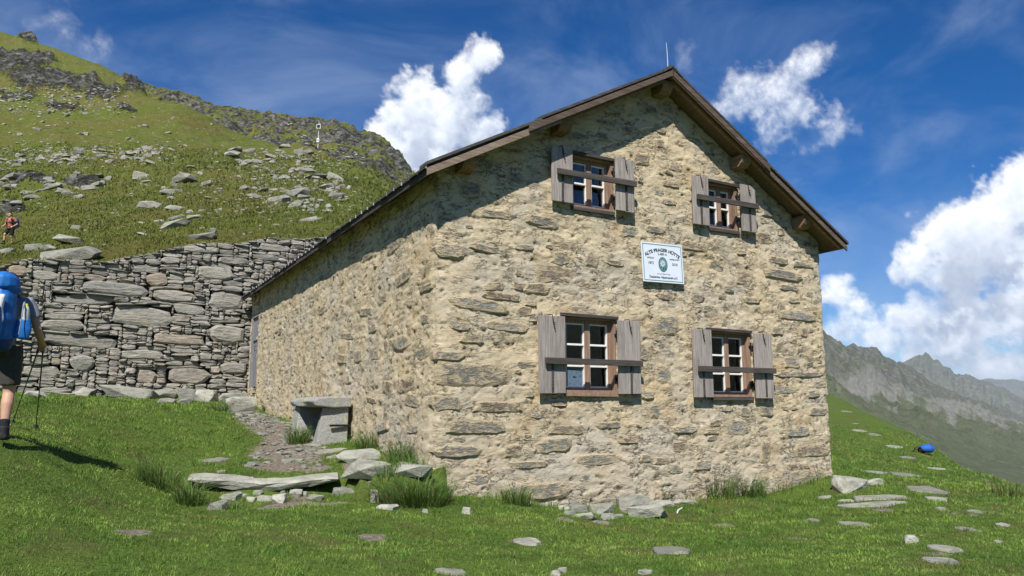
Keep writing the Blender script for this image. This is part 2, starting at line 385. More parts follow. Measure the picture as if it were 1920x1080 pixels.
# ------------------------------------------------------------------ terrain heights
def tps_fit(P, z, lam=1e-4):
    P = np.asarray(P, float); n = len(P)
    d = np.linalg.norm(P[:, None] - P[None], axis=2); K = np.where(d > 0, d * d * np.log(d + 1e-12), 0) + lam * np.eye(n)
    A = np.zeros((n + 3, n + 3)); A[:n, :n] = K; A[:n, n] = 1; A[:n, n + 1:] = P; A[n:, :n] = A[:n, n:].T
    return P, np.linalg.solve(A, np.r_[z, 0, 0, 0])
def tps_eval(m, Q):
    P, c = m; out = np.empty(len(Q))
    for i in range(0, len(Q), 40000):
        q_ = Q[i:i + 40000]; d2 = ((q_[:, None] - P[None]) ** 2).sum(2)
        out[i:i + 40000] = (.5 * d2 * np.log(d2 + 1e-12)) @ c[:len(P)] + c[len(P)] + q_ @ c[len(P) + 1:]
    return out
def _on(px, py, z):
    v = ray(px, py); return CAM + v * ((z - CAM[2]) / v[2])
_gp = [atD(*p) for p in [(960,1080,6),(500,1080,5.6),(0,1080,5),(0,950,6.3),(2,818,8.3),(1400,1080,6.2),(1920,1080,6.2),(760,950,9.2),
                         (200,800,12),(300,770,15),(1920,985,9.5),(1720,1000,9),(1730,850,21),(1640,800,26),(1620,770,31),(1700,900,14.5),(1560,757,33)]]
_gp += [np.array(p) for p in [(.3,-.3,-.03),(1.8,-.2,-.26),(4.3,-.2,-.29),(5.8,-.2,-.26),(7.4,-.2,-.06),(8.4,3,.15),(9,8,.35),(3.5,6,.3),(3,12,.8),
        (-.1,1.0,.16),(-.1,3.6,.50),(-.1,7.9,.82),(-.1,11.4,1.08),(-.5,13,1.25),(-2.2,13,1.35),(-4.6,13,1.37),(-6,13,1.42),(-11,13,1.8),(-14,5,2.0),
        (-10,-4,.8),(-12,-20,.2),(-4,-10,-.42),(0,-14,-.7),(6,-10,-.8),(4,-22,-1.5),(12,-14,-1.4)]]
_gp += [np.array([*_on(x, y, z)[:2], z]) for x, y, z in ((350, 922, .08), (430, 922, .07), (500, 922, .06), (570, 922, .05), (640, 922, .03), (360, 950, .03), (440, 955, .0), (520, 952, -.01), (600, 950, -.02), (680, 950, -.03), (420, 885, .16), (560, 882, .15), (280, 900, .24), (240, 940, .17))]
_gp = np.array(_gp); GT = tps_fit(_gp[:, :2] / 5, _gp[:, 2])
EDGE = np.array([_on(300, 893, .25)[:2] + HV[:2] * .6] + [_on(x, y, .25)[:2] + HV[:2] * .12 for x, y in ((352,896),(500,894),(634,892))] + [(-.75, .0), (-.4, -.12), (0.02, -.14)])
DROP = np.array([atD(*p)[:2] for p in [(1500,730,60),(1558,752,34),(1640,795,27),(1705,832,20.5),(1800,868,17.5),(1920,935,13.5)]] + [(11.5,-5.5), (11.5,-12), (9,-24), (6, -60)])
def sdist(x, y, L):
    """signed distance to a polyline, positive on its left side"""
    best = np.full(x.shape, 1e9); sg = np.ones(x.shape)
    for (ax, ay), (bx, by) in zip(L[:-1], L[1:]):
        ex, ey = bx - ax, by - ay; t = np.clip(((x - ax) * ex + (y - ay) * ey) / (ex * ex + ey * ey), 0, 1)
        px, py = x - ax - t * ex, y - ay - t * ey; d = np.hypot(px, py); s = np.sign(ex * py - ey * px)
        m = d < best; best = np.where(m, d, best); sg = np.where(m, s, sg)
    return best * np.where(sg == 0, 1, sg)
PATHL = [((560, 800), (470, 850), .0)]
def dirt_mask(x, y):
    a, d = ad(x, y)
    m = np.zeros(x.shape)
    for cx, cy, rx, ry in [(-.75, 6.0, .55, 3.6), (-1.15, 3.3, .55, 1.5), (-.55, 9.5, .5, 2.5), (-1.5, 2.0, .35, .7), (-1.6, .05, .75, .16), (-1.15, 1.4, .3, .25), (-.72, .8, .14, .7), (-.45, -.13, .35, .10)]:
        m = np.maximum(m, 1.35 - np.hypot((x - cx) / rx, (y - cy) / ry))
    m = m + .35 * fbm(xyz(x * 1.6, y * 1.6), 3, seed=5)
    for cx, cy in DIRTSPOTS: m = np.maximum(m, 1.0 - np.hypot((x - cx), (y - cy)) / .28 + .4 * fbm(xyz(x * 5, y * 5), 2, seed=9))
    return np.clip(m, 0, 1)
DIRTSPOTS = []
def ground_z(x, y):
    x = np.asarray(x, float); y = np.asarray(y, float)
    z = tps_eval(GT, np.stack([x, y], -1).reshape(-1, 2) / 5).reshape(x.shape)
    a, d = ad(x, y); rr = np.hypot(a, d)
    z = np.clip(z, -3, 3)
    sd = sdist(x, y, EDGE)
    terr = .232 + .055 * np.maximum(d - 9.8, 0) + .12 * smst(x, -1.2, -.3)
    stp = smst(sd, -.03, .05) * smst(x, -3.9, -3.0) * (x < .2)
    z = z + np.maximum(terr - z, 0) * stp
    nz = fbm(xyz(x * .55, y * .55), 3, seed=2) * .05 + fbm(xyz(x * 2.6, y * 2.6), 3, seed=3) * .028
    z = z + nz.reshape(x.shape) if nz.shape != x.shape else z + nz
    s2 = np.maximum(sdist(x, y, DROP), -2.0)
    z = z - .62 * np.where(s2 > 0, s2 + .0, 0) * smst(s2, -.5, 3.5)
    return z
def gz(x, y): return float(ground_z(np.array([x]), np.array([y]))[0])
def march(px, py, fn, D0, D1, n=260):
    Ds = np.exp(np.linspace(math.log(D0), math.log(D1), n)); v = ray(px, py); P = CAM + v[None] * (Ds / (v @ HV))[:, None]
    b = P[:, 2] - fn(P[:, 0], P[:, 1]) < 0
    i = int(np.argmax(b)) if b.any() else n - 1
    return P[i]
_BVH = {}
def cast(ob, px, py, far):
    if ob.name not in _BVH: _BVH[ob.name] = BVHTree.FromObject(ob, bpy.context.evaluated_depsgraph_get())
    v = ray(px, py); loc, no, fi, di = _BVH[ob.name].ray_cast(Vector(CAM), Vector(v).normalized())
    return np.array(loc) if loc is not None else CAM + v * (far / (v @ HV))
def G(px, py): return cast(ground, px, py, 40)

_hp = [(-400,470,17),(-400,360,40),(-400,180,80),(-400,20,140),(-150,490,18),(-150,430,40),(-150,260,75),(-150,120,120),(-150,30,170),
       (0,492,19.5),(10,461,38),(0,405,50),(0,335,62),(0,250,85),(0,190,110),(0,120,145),(0,62,185),
       (100,478,20),(100,425,38),(100,350,56),(100,265,76),(100,195,108),(100,130,140),(110,95,170),
       (200,484,20.2),(200,425,37),(200,352,55),(200,282,72),(200,215,100),(200,160,130),(200,132,150),
       (340,452,21),(340,400,37),(340,335,54),(340,275,75),(345,200,110),
       (450,445,21.6),(450,398,35),(450,345,50),(450,300,68),(450,274,90),
       (600,436,22.5),(600,388,36),(600,338,54),(600,282,88),(680,430,25),(680,370,42),(680,312,75),
       (735,430,26),(735,346,66),(820,440,30),(820,400,60),(1000,500,30),(1000,470,60),(1400,660,34),(1400,650,60),(1650,830,40),(1650,850,70),
       (-400,40,230),(0,90,260),(200,165,220),(345,240,160),(450,300,140),(600,315,130),(735,395,105),(900,470,100),(1400,700,110)]
def _e(x, y):
    v = ray(x, y); return (v @ RV) / (v @ HV), v[2] / (v @ HV)
_hq = np.array([(_e(x, y)[0] * 2.2, math.log(D)) for x, y, D in _hp]); _he = np.array([_e(x, y)[1] for x, y, D in _hp])
HT = tps_fit(_hq, _he, 2e-4)
def hill_base(x, y):
    a, d = ad(x, y); d = np.maximum(d, 5)
    return tps_eval(HT, np.stack([a / d * 2.2, np.log(d)], -1).reshape(-1, 2)).reshape(d.shape) * d + CAM[2]
OUT = [(20,120,90,26),(70,150,80,30),(140,160,50,16),(60,75,30,8),(20,186,60,6),(190,178,40,14),(280,160,60,20),(110,205,40,7),(60,345,60,8),(150,345,50,10),(235,212,25,4),(25,395,30,10)]
def hill_rock(x, y, z):
    """rock mask from outcrop patches"""
    d = np.stack([x, y, z], -1).reshape(-1, 3) - CAM; k = d @ FW
    px = 960 + F * (d @ RV) / k; py = 540 - F * (d @ UP) / k
    m = np.zeros(len(px))
    for cx, cy, rx, ry in OUT: m = np.maximum(m, 1.25 - np.hypot((px - cx) / rx, (py - cy) / ry))
    return np.clip(m, 0, 1).reshape(x.shape)
TOPX = [-14, -11, -8, -6.03, -5.48, -4.56, -3.7, -2.45, -1.1, .05, 1.73, 3.4]; TOPZ = [4.1, 4.2, 4.4, 4.61, 4.82, 5.0, 4.91, 5.42, 5.73, 5.93, 6.22, 6.35]
WALLY = 13.45
def hill_z(x, y, full=False):
    x = np.asarray(x, float); y = np.asarray(y, float)
    z = hill_base(x, y); a, d = ad(x, y)
    n = fbm(xyz(x * .12, y * .12), 4, seed=21) * .6 * smst(d, 22, 60) + fbm(xyz(x * .7, y * .7), 4, seed=22) * .16 + fbm(xyz(x * .28, y * .28), 3, seed=28) * .55 * smst(d, 45, 90)
    rk = hill_rock(x, y, z) + .25 * fbm(xyz(x * .12, y * .12, z * .1), 3, seed=27)
    rk = smst(rk, .12, .6) * smst(d, 28, 40)
    cr = fbm(np.stack([x * .20, y * .20, z * .3], -1), 5, .6, seed=23, ridged=True) * 2.6 + np.abs(fbm(xyz(x * .09, y * .09, z * .2), 3, seed=25)) * 2.0
    z = z + n + rk * cr * np.clip(d / 120, .25, 1.4)
    wt_ = (1 - smst(y - WALLY, .6, 5.0)) * (1 - smst(x, 2.6, 4.5))
    z = z * (1 - wt_) + (np.interp(x, TOPX, TOPZ) - .16 + .17 * (y - WALLY - .3)) * wt_
    return (z, rk) if full else z
def HP(px, py): return cast(hillside, px, py, 120)

# ------------------------------------------------------------------ ground sheets
def polar_sheet(name, th, rr, fn, mat, kind='structure', keepfn=None):
    TH, RR = np.meshgrid(th, rr, indexing='ij')
    x = CAM[0] + RR * np.cos(TH); y = CAM[1] + RR * np.sin(TH)
    res = fn(x.ravel(), y.ravel())
    at = {}
    if isinstance(res, tuple): res, at = res
    V = np.stack([x.ravel(), y.ravel(), res], -1)
    Q = grid_faces(len(th), len(rr))[:, ::-1]
    if keepfn is not None:
        C_ = V[Q].mean(1); Q = Q[keepfn(C_)]
        used = np.unique(Q); mp = np.full(len(V), -1); mp[used] = np.arange(len(used)); V = V[used]; Q = mp[Q]; at = {k: v[used] for k, v in at.items()}
    me = mesh_np(name, V, Q, True, at); o = link(name, me, mat)
    if kind: o['kind'] = kind
    return o

# loose dirt spots under some lawn stones are set before the sheet is made
for p in [(1500,1010), (1850,900), (700,1010), (250,1000), (1350,985), (1660,960), (1850,960), (985,1016), (1060,975), (1180,960), (1810,965), (1755,1040), (420,945), (560,935)]:
    q_ = march(*p, ground_z, 3, 45); DIRTSPOTS.append((q_[0], q_[1]))
th = np.concatenate([np.linspace(HEAD - R(180), HEAD - R(46), 30, endpoint=False), np.linspace(HEAD - R(46), HEAD + R(46), 460, endpoint=False), np.linspace(HEAD + R(46), HEAD + R(180), 30)])
rr = np.exp(np.linspace(math.log(.4), math.log(95), 250))
ground = polar_sheet('ground', th, rr, lambda x, y: (ground_z(x, y), {'dirt': dirt_mask(x, y)}), MT['ground'])

WALLY = 13.45
def hill_fn(x, y):
    z, rk = hill_z(x, y, True); return z, {'rock': np.clip(rk, 0, 1) * .64}
hill_th = np.concatenate([np.linspace(HEAD + R(-22), HEAD + R(5), 60, endpoint=False), np.linspace(HEAD + R(5), HEAD + R(40), 430), np.linspace(HEAD + R(41), HEAD + R(75), 40)])
hill_rr = np.exp(np.linspace(math.log(19), math.log(330), 300))
hillside = polar_sheet('hillside', hill_th, hill_rr, hill_fn, MT['hill'], keepfn=lambda c: (c[:, 1] > WALLY + .38) & ((c[:, 0] < 16)))

bpy.context.view_layer.update()
def ridge(name, crest, base, mat, cols, rows, amp, nscale, seed, power=1.5, back=1.5, side=(None, None), rockpow=1.0, zbase=None, gully=None, band=None, gk=.22):
    """a mountain ridge: crest = [(px, py, distance)], base = (py, distance factor); real slopes in front and behind"""
    cx = np.array([c[0] for c in crest], float); px = np.linspace(cx[0], cx[-1], cols)
    cy = np.interp(px, cx, [c[1] for c in crest]); cD = np.interp(px, cx, [c[2] for c in crest])
    by = np.interp(px, [b[0] for b in base], [b[1] for b in base]); bD = np.interp(px, [b[0] for b in base], [b[2] for b in base])
    t = np.linspace(0, back, rows); T = np.broadcast_to(t[None], (cols, rows))
    pc = np.array([atD(px[i], cy[i], cD[i]) for i in range(cols)]); pb = np.array([atD(px[i], by[i], bD[i]) for i in range(cols)])
    k = np.where(T <= 1, T, T)
    xy = pb[:, None, :2] + (pc - pb)[:, None, :2] * k[..., None]
    prof = np.where(T <= 1, .25 * T + .75 * np.clip(T, 0, 1) ** power, 1 - .9 * (T - 1) ** 1.0)
    z = pb[:, None, 2] + (pc[:, 2] - pb[:, 2])[:, None] * prof
    x = xy[..., 0].ravel(); y = xy[..., 1].ravel(); z = z.ravel(); Tf = T.ravel()
    s = 1 / nscale
    n = fbm(np.stack([x * s, y * s, z * s * .6], -1), 6, .55, seed=seed, ridged=True)
    n = n - n.mean()
    n2 = fbm(np.stack([x * s * 3, y * s * 3, z * s * 1.5], -1), 5, .6, seed=seed + 5, ridged=True)
    n2 = n2 - n2.mean()
    pxg = np.repeat(px, rows); gul = fbm(np.stack([pxg / (gully or 30), Tf * 1.3, 0 * Tf], -1), 4, .55, seed=seed + 9, ridged=True); gul = gul - gul.mean()
    env = smst(Tf, .02, .55)
    crag = 1 - .75 * np.exp(-((Tf - 1) / .09) ** 2)
    z = z + (amp * gk * gul * smst(Tf, .45, .75) * (.35 + .65 * crag) if gully else 0) + amp * env * (n * crag + .35 * n2 * (.4 + .6 * crag))
    hx = HV; zz = z.reshape(cols, rows); dl = np.linalg.norm((pc - pb)[:, :2], axis=1)[:, None] / rows * back
    sl = np.abs(np.gradient(zz, axis=1)) / np.maximum(dl, 1e-3)
    rock = np.clip(smst(sl, .55, 1.25).ravel() * rockpow + smst(Tf, .62, .95) * .35, 0, 1)
    scl = np.clip(smst(Tf, .18, .7) * .8 + .1, 0, 1)
    if name == 'ridge':
        rock *= .78; scr = np.exp(-((pxg - 470 - (Tf - .25) * 130) / 17) ** 2) * smst(Tf, .05, .15) * (1 - smst(Tf, .5, .62)); rock = np.maximum(rock, .8 * scr)
    if band:
        rock = np.clip(smst(Tf + .05 * gul, band - .06, band + .06) * .52 + rock * .3, 0, 1); scl = np.clip(smst(Tf - .15 * gul, .30, .80) * .85, 0, 1)
    me = mesh_np(name, np.stack([x, y, z], -1), grid_faces(cols, rows), True, {'rock': rock, 'scl': scl})
    o = link(name, me, mat); o['kind'] = 'structure'; return o

ridge('ridge', [(60,85,260),(180,127,250),(230,140,250),(300,160,245),(350,176,240),(400,195,235),(450,208,232),(500,213,230),(560,218,228),(600,226,225),(640,233,220),(690,250,215),(722,264,210),(750,292,205),(776,322,200),(800,360,200),(850,420,200)],
      [(60,215,150),(300,235,150),(430,292,140),(600,320,130),(720,380,125),(850,470,120)], MT['hill'], 330, 190, 8.0, 26, 31, 1.25, 1.5, rockpow=.95, gully=30, gk=.2)
ridge('valley_flank', [(1250,520,1500),(1480,590,1700),(1543,618,1800),(1572,637,1850),(1644,655,2100),(1668,672,2200),(1707,690,2350),(1750,718,2500),(1800,742,2700),(1854,764,2900),(1930,800,3100),(2100,850,3300)],
      [(1250,1000,350),(1543,960,420),(1700,960,480),(1850,980,520),(2100,1040,520)], MT['mount'], 330, 230, 75, 420, 41, 2.1, 1.35, gully=26, band=.70)
ridge('far_mountain', [(1560,740,4600),(1650,712,4700),(1702,680,4800),(1736,667,4900),(1770,688,5000),(1789,697,5000),(1827,704,5100),(1875,724,5200),(1930,756,5300),(2050,800,5400)],
      [(1560,800,3200),(1736,800,3200),(2050,880,3200)], MT['mount'], 220, 120, 170, 900, 51, 1.5, 1.3, gully=22, band=.45)
ridge('distant_range', [(1700,730,9500),(1800,716,9500),(1851,709,9500),(1900,712,9500),(1960,716,9500),(2200,700,9500)],
      [(1700,780,7000),(2200,790,7000)], MT['mount'], 120, 60, 220, 1800, 61, 1.3, 1.3, gully=25, band=.3)
vf = MB(); p0 = atD(1400, 1180, 300); 
valley = polar_sheet('valley_floor', np.linspace(HEAD - R(60), HEAD + R(10), 40), np.exp(np.linspace(math.log(90), math.log(14000), 40)),
    lambda x, y: (-45 - 0 * x - .10 * np.minimum(np.hypot(*ad(x, y)), 2500) - 60, {'rock': 0 * x, 'scl': 0 * x + .2}), MT['mount'])

# ------------------------------------------------------------------ clouds: puffs far away, light and shade computed into their glow colour, on a shell outside everything
PUFFS = [(905,105,38,1),(862,150,52,1),(800,192,66,1),(745,222,52,1),(735,265,66,1),(815,275,85,1),(890,270,48,1),(855,215,62,1),(885,195,40,.9),(925,240,38,1),(850,335,90,1),(770,330,70,1),(940,255,26,.8),
         (1395,180,64,.72),(1455,170,56,.74),(1515,112,50,.72),(1500,205,66,.76),(1545,235,50,.7),(1440,230,58,.72),(1365,195,40,.52),(1285,105,28,.46),(1600,235,22,.44),
         (1915,330,58,1),(1900,380,70,1),(1785,440,74,1),(1860,430,80,1),(1725,482,50,1),(1890,485,85,1),(1810,500,78,1),(1690,510,30,.9),(1565,552,48,.95),(1610,575,38,.85),
         (1650,640,58,.95),(1735,605,64,1),(1810,590,70,1),(1895,590,72,1),(1845,685,54,.95),(1775,645,60,.95),(1580,610,52,.9),(1690,600,48,.9),(1900,690,50,.9),(1720,665,50,.9),(2010,460,130,1),(2060,610,100,1),
         (125,42,46,.50),(188,92,40,.47),(60,30,36,.42),(-160,20,70,.7),(1480,345,20,.45),(1745,245,22,.38),(1330,60,24,.36)]
def build_clouds():
    C_ = np.array([udir(x, y) for x, y, r_, w_ in PUFFS]); RD = np.array([r_ / F for *_, r_, w_ in PUFFS]); WT = np.array([p[3] for p in PUFFS])
    RD = np.where(np.array([p[0] for p in PUFFS]) > 1550, RD * .93, RD)
    st = R(.13)
    az = np.arange(HEAD - R(48), HEAD + R(44), st); el = np.arange(R(-1), R(36), st)
    A, E_ = np.meshgrid(az, el, indexing='ij')
    D_ = np.stack([np.cos(E_) * np.cos(A), np.cos(E_) * np.sin(A), np.sin(E_)], -1).reshape(-1, 3)
    near = np.zeros(len(D_), bool)
    for c, r_ in zip(C_, RD): near |= ((D_ - c) ** 2).sum(1) < (r_ * 1.75) ** 2
    idx = np.nonzero(near)[0]; d = D_[idx]
    def blob(p):
        m = np.full(len(p), -1.0)
        for c, r_, w_ in zip(C_, RD, WT):
            v = w_ * (1.18 - np.sqrt(((p - c) ** 2).sum(1)) / r_); k = np.maximum(.14 - np.abs(m - v), 0) / .14
            m = np.maximum(m, v) + k * k * .14 * .25
        return m
    def dens(p, octv):
        b = blob(p); o = np.zeros(len(p)); k = b > -.25
        if k.any():
            q_ = p[k]
            n = fbm(q_ * 24, octv, .58, 2.1, seed=71)
            bl = .5 - np.abs(fbm(q_ * 40, max(octv - 1, 1), .58, seed=77)) * 1.6
            o[k] = np.clip((b[k] + n * .60 + bl * .24 - .38) * 2.5, 0, 1)
        return o
    thin = np.zeros(len(d)); tw_ = np.zeros(len(d))
    for c, r_, w_ in zip(C_, RD, WT):
        k = np.exp(-((d - c) ** 2).sum(1) / (r_ * 1.1) ** 2); thin += k * w_ ** 3.2; tw_ += k
    thin /= np.maximum(tw_, 1e-6)
    steps = np.linspace(.91, 1.07, 12); dt = steps[1] - steps[0]
    T = np.ones(len(d)); L = np.zeros(len(d)); Ls = SUN * .45 + np.array([0, 0, .75]); Ls = Ls / np.linalg.norm(Ls)
    for t in steps:
        p = d * t; de = dens(p, 5); k = (de > .005) & (T > .02)
        if not k.any(): continue
        tau = np.zeros(k.sum())
        for sdist_, sw_ in ((.010, .010), (.028, .02), (.06, .034), (.10, .03)): tau += dens(p[k] + Ls * sdist_, 2) * sw_
        lit = .80 * np.exp(-tau * 42) + .20 * np.exp(-tau * 8); amb = .25 + .10 * np.exp(-tau * 8)
        a = 1 - np.exp(-de[k] * dt * 70 * np.clip(blob(p[k]) * 0 + thin[k], .05, 1))
        L[k] += T[k] * a * (lit * .66 + amb); T[k] *= 1 - a
    cov = np.zeros(len(D_)); lum = np.full(len(D_), .9); alpha = 1 - T
    cov[idx] = alpha; lum[idx] = np.where(alpha > .01, L / np.maximum(alpha, .01), .9)
    # clouds that are barely there do not dim
    nu, nv = A.shape; Q = grid_faces(nu, nv); keep = cov[Q].max(1) > .004; Q = Q[keep]
    used = np.unique(Q); mp = np.full(len(D_), -1); mp[used] = np.arange(len(used))
    V = CAM + D_[used] * 30000
    me = mesh_np('sky', V, mp[Q], True, {'cov': cov[used], 'lum': lum[used]})
    def fn(t):
        c = attr(t, 'cov'); l = attr(t, 'lum')
        n = t.noise(t.vm('NORMALIZE', t.vm('SUBTRACT', gpos(t), tuple(CAM))), 95, 5, .62)
        edge = t.math('MULTIPLY', t.math('MULTIPLY', c, t.math('SUBTRACT', 1.0, c)), 4.0)
        c2 = t.math('ADD', c, t.math('MULTIPLY', t.math('MULTIPLY', t.math('SUBTRACT', n, .5), 1.1), edge), clamp=True)
        l2 = t.math('ADD', l, t.math('MULTIPLY', t.math('SUBTRACT', n, .5), .14))
        col = t.ramp(l2, [(.38, (.36, .42, .54)), (.62, (.62, .68, .78)), (.88, (.82, .86, .93)), (1.02, (1.0, 1.0, 1.0))])
        em = t.n('ShaderNodeEmission', {'Color': col, 'Strength': .97}); tr = t.n('ShaderNodeBsdfTransparent')
        return t.n('ShaderNodeMixShader', {0: c2, 1: tr.outputs[0], 2: em.outputs[0]}).outputs[0]
    m = material('cloud', fn); m.cycles.emission_sampling = 'NONE'
    o = link('sky', me, m); o['kind'] = 'structure'
build_clouds()

# ------------------------------------------------------------------ the stone hut
WD, LEN = 7.38, 13.15                        # gable width, length of the long side
APX, APZ = 3.79, 6.24                        # wall apex under the roof
EVL, EVR = 4.24, 4.02                        # wall tops at the left and right corners
OHF, OHL, OHR = .36, .30, .26                # overhangs: gable, left eave, right eave
SLL = (APZ - EVL) / APX; SLR = (APZ - EVR) / (WD - APX)
def roof_under(x): return np.where(x < APX, EVL + SLL * x, APZ - SLR * (x - APX))
#  opening x0,x1,z0,z1, left shutter x0,x1, right shutter x0,x1, shutter z0,z1, bar z, bar x0,x1, rows
WINS = [dict(o=(1.97, 2.87, 1.32, 2.40), sl=(1.50, 1.93), sr=(2.84, 3.24), sz=(1.30, 2.37), bz=1.70, bx=(1.57, 3.23), rows=3, nm='lower left'),
        dict(o=(4.70, 5.56, 1.28, 2.32), sl=(4.26, 4.65), sr=(5.56, 5.96), sz=(1.26, 2.31), bz=1.655, bx=(4.31, 5.96), rows=3, nm='lower right'),
        dict(o=(2.12, 2.87, 4.02, 4.82), sl=(1.73, 2.09), sr=(2.86, 3.20), sz=(4.03, 4.85), bz=4.42, bx=(1.79, 3.20), rows=2, nm='upper left'),
        dict(o=(4.78, 5.41, 4.00, 4.77), sl=(4.37, 4.71), sr=(5.42, 5.75), sz=(4.00, 4.80), bz=4.39, bx=(4.41, 5.75), rows=2, nm='upper right')]
DOOR = (12.02, 12.92, 1.66, 3.62)            # along the long side: y0, y1, z0, z1
house = empty('stone_hut', (WD / 2, 3.0, 0))
tag(house, 'old stone mountain hut with pale mortar, grey shutters and dark wooden roof', 'house')
HO = Vector(house.location)
def hp(o):                                   # make o a part of the hut, keeping its world place
    o.parent = house; o.location = Vector(o.location) - HO; return o

def wall_frame(s):
    """point, outward normal at wall coordinate s: long side (s<0), gable (0..WD), right side (s>WD)"""
    s = np.asarray(s, float)
    x = np.clip(s, 0, WD); y = np.where(s < 0, -s, np.where(s > WD, s - WD, 0))
    wl = smst(-s, -.10, .10); wr = smst(s, WD - .06, WD + .06)
    n = np.stack([-wl + wr, -(1 - wl) * (1 - wr), 0 * s], -1); n /= np.linalg.norm(n, axis=-1, keepdims=True)
    dent = .028 * np.exp(-(s / .09) ** 2) + .012 * np.exp(-((s - WD) / .06) ** 2)
    p = np.stack([x, y, 0 * s], -1) - n * dent[..., None]
    return p, n
def wall_disp(P):
    q1 = P * np.array([1.0, 1.0, 1.7])
    big = fbm(q1 * 1.1, 3, seed=81) * .020
    wp = P + np.stack([fbm(P * 5, 2, seed=88), fbm(P * 5, 2, seed=89), fbm(P * 5, 2, seed=90)], -1) * .05
    led = fbm(wp * np.array([2.7, 2.7, 7.0]), 5, .62, seed=83) * 3.0
    fl = np.floor(led); fr = led - fl; stp = (fl + smst(fr, .0, .18)) * .0062           # broken plates with sharp lips
    led2 = fbm(wp * np.array([7, 7, 17.0]), 3, .6, seed=84) * 2.2
    f2 = np.floor(led2); stp2 = (f2 + smst(led2 - f2, 0, .3)) * .0028
    fin = fbm(P * np.array([21, 21, 34.0]), 2, .6, seed=85)
    rel = np.clip(stp, -.03, .03) + np.clip(stp2, -.016, .016) + fin * .0045
    sidew = smst(P[:, 1], .05, .5)
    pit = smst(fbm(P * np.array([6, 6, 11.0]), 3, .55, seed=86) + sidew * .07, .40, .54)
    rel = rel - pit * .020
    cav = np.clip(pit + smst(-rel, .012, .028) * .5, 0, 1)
    return big + rel, cav
def build_wall():
    se = sorted({v for k in WINS for v in k['o'][:2]}); ze = sorted({v for k in WINS for v in k['o'][2:]} | set(DOOR[2:]))
    def axis(a, b, step, marks):
        m = [a] + [v for v in marks if a < v < b] + [b]; out = []
        for u, v in zip(m[:-1], m[1:]): out += list(np.linspace(u, v, max(2, int(round((v - u) / step)) + 1))[:-1])
        return out + [b]
    ss = axis(-LEN, -6, .045, [-DOOR[0], -DOOR[1]])[:-1] + axis(-6, -2, .03, [])[:-1] + axis(-2, 0, .022, [])[:-1] + axis(0, WD, .0205, se)[:-1] + axis(WD, WD + 2.5, .1, [])
    zz = axis(-.75, APZ, .0205, ze)
    ss = np.array(ss); zz = np.array(zz)
    Sg, Zg = np.meshgrid(ss, zz, indexing='ij'); top = np.where((Sg >= 0) & (Sg <= WD), roof_under(Sg), np.where(Sg < 0, EVL, EVR))
    Zc = np.minimum(Zg, top)
    p, n = wall_frame(Sg.ravel()); P = p.copy(); P[:, 2] = Zc.ravel()
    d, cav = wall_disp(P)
    V = P + n * d[:, None]
    sc = (ss[:-1] + ss[1:]) / 2; zc = (zz[:-1] + zz[1:]) / 2; SC, ZC = np.meshgrid(sc, zc, indexing='ij')
    tc_ = np.where((SC >= 0) & (SC <= WD), roof_under(SC), np.where(SC < 0, EVL, EVR))
    keep = ZC < tc_ + .005
    for k in WINS:
        o = k['o']; keep &= ~((SC > o[0]) & (SC < o[1]) & (ZC > o[2]) & (ZC < o[3]))
    keep &= ~((-SC > DOOR[0]) & (-SC < DOOR[1]) & (ZC > DOOR[2]) & (ZC < DOOR[3]))
    Q = grid_faces(len(ss), len(zz), keep)
    used = np.unique(Q); mp = np.full(len(V), -1); mp[used] = np.arange(len(used))
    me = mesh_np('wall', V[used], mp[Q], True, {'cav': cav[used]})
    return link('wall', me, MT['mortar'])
wall = hp(build_wall())
m = MB()                                     # the rear and inner shell of the hut
m.add([(WD, 2.4, -.75), (WD, LEN, -.3), (WD, LEN, EVR), (WD, 2.4, EVR)], [(0, 1, 2, 3)])
m.add([(0, LEN, 0), (WD, LEN, 0), (WD, LEN, EVR), (APX, LEN, APZ), (0, LEN, EVL)], [(0, 4, 3, 2, 1)])
hp(m.build('rear_wall', MT['mortar']))
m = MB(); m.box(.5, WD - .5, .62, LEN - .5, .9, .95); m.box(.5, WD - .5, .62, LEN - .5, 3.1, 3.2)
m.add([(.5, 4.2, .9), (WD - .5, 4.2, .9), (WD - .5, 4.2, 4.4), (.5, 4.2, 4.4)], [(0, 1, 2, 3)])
hp(m.build('inner_room', MT['inside']))

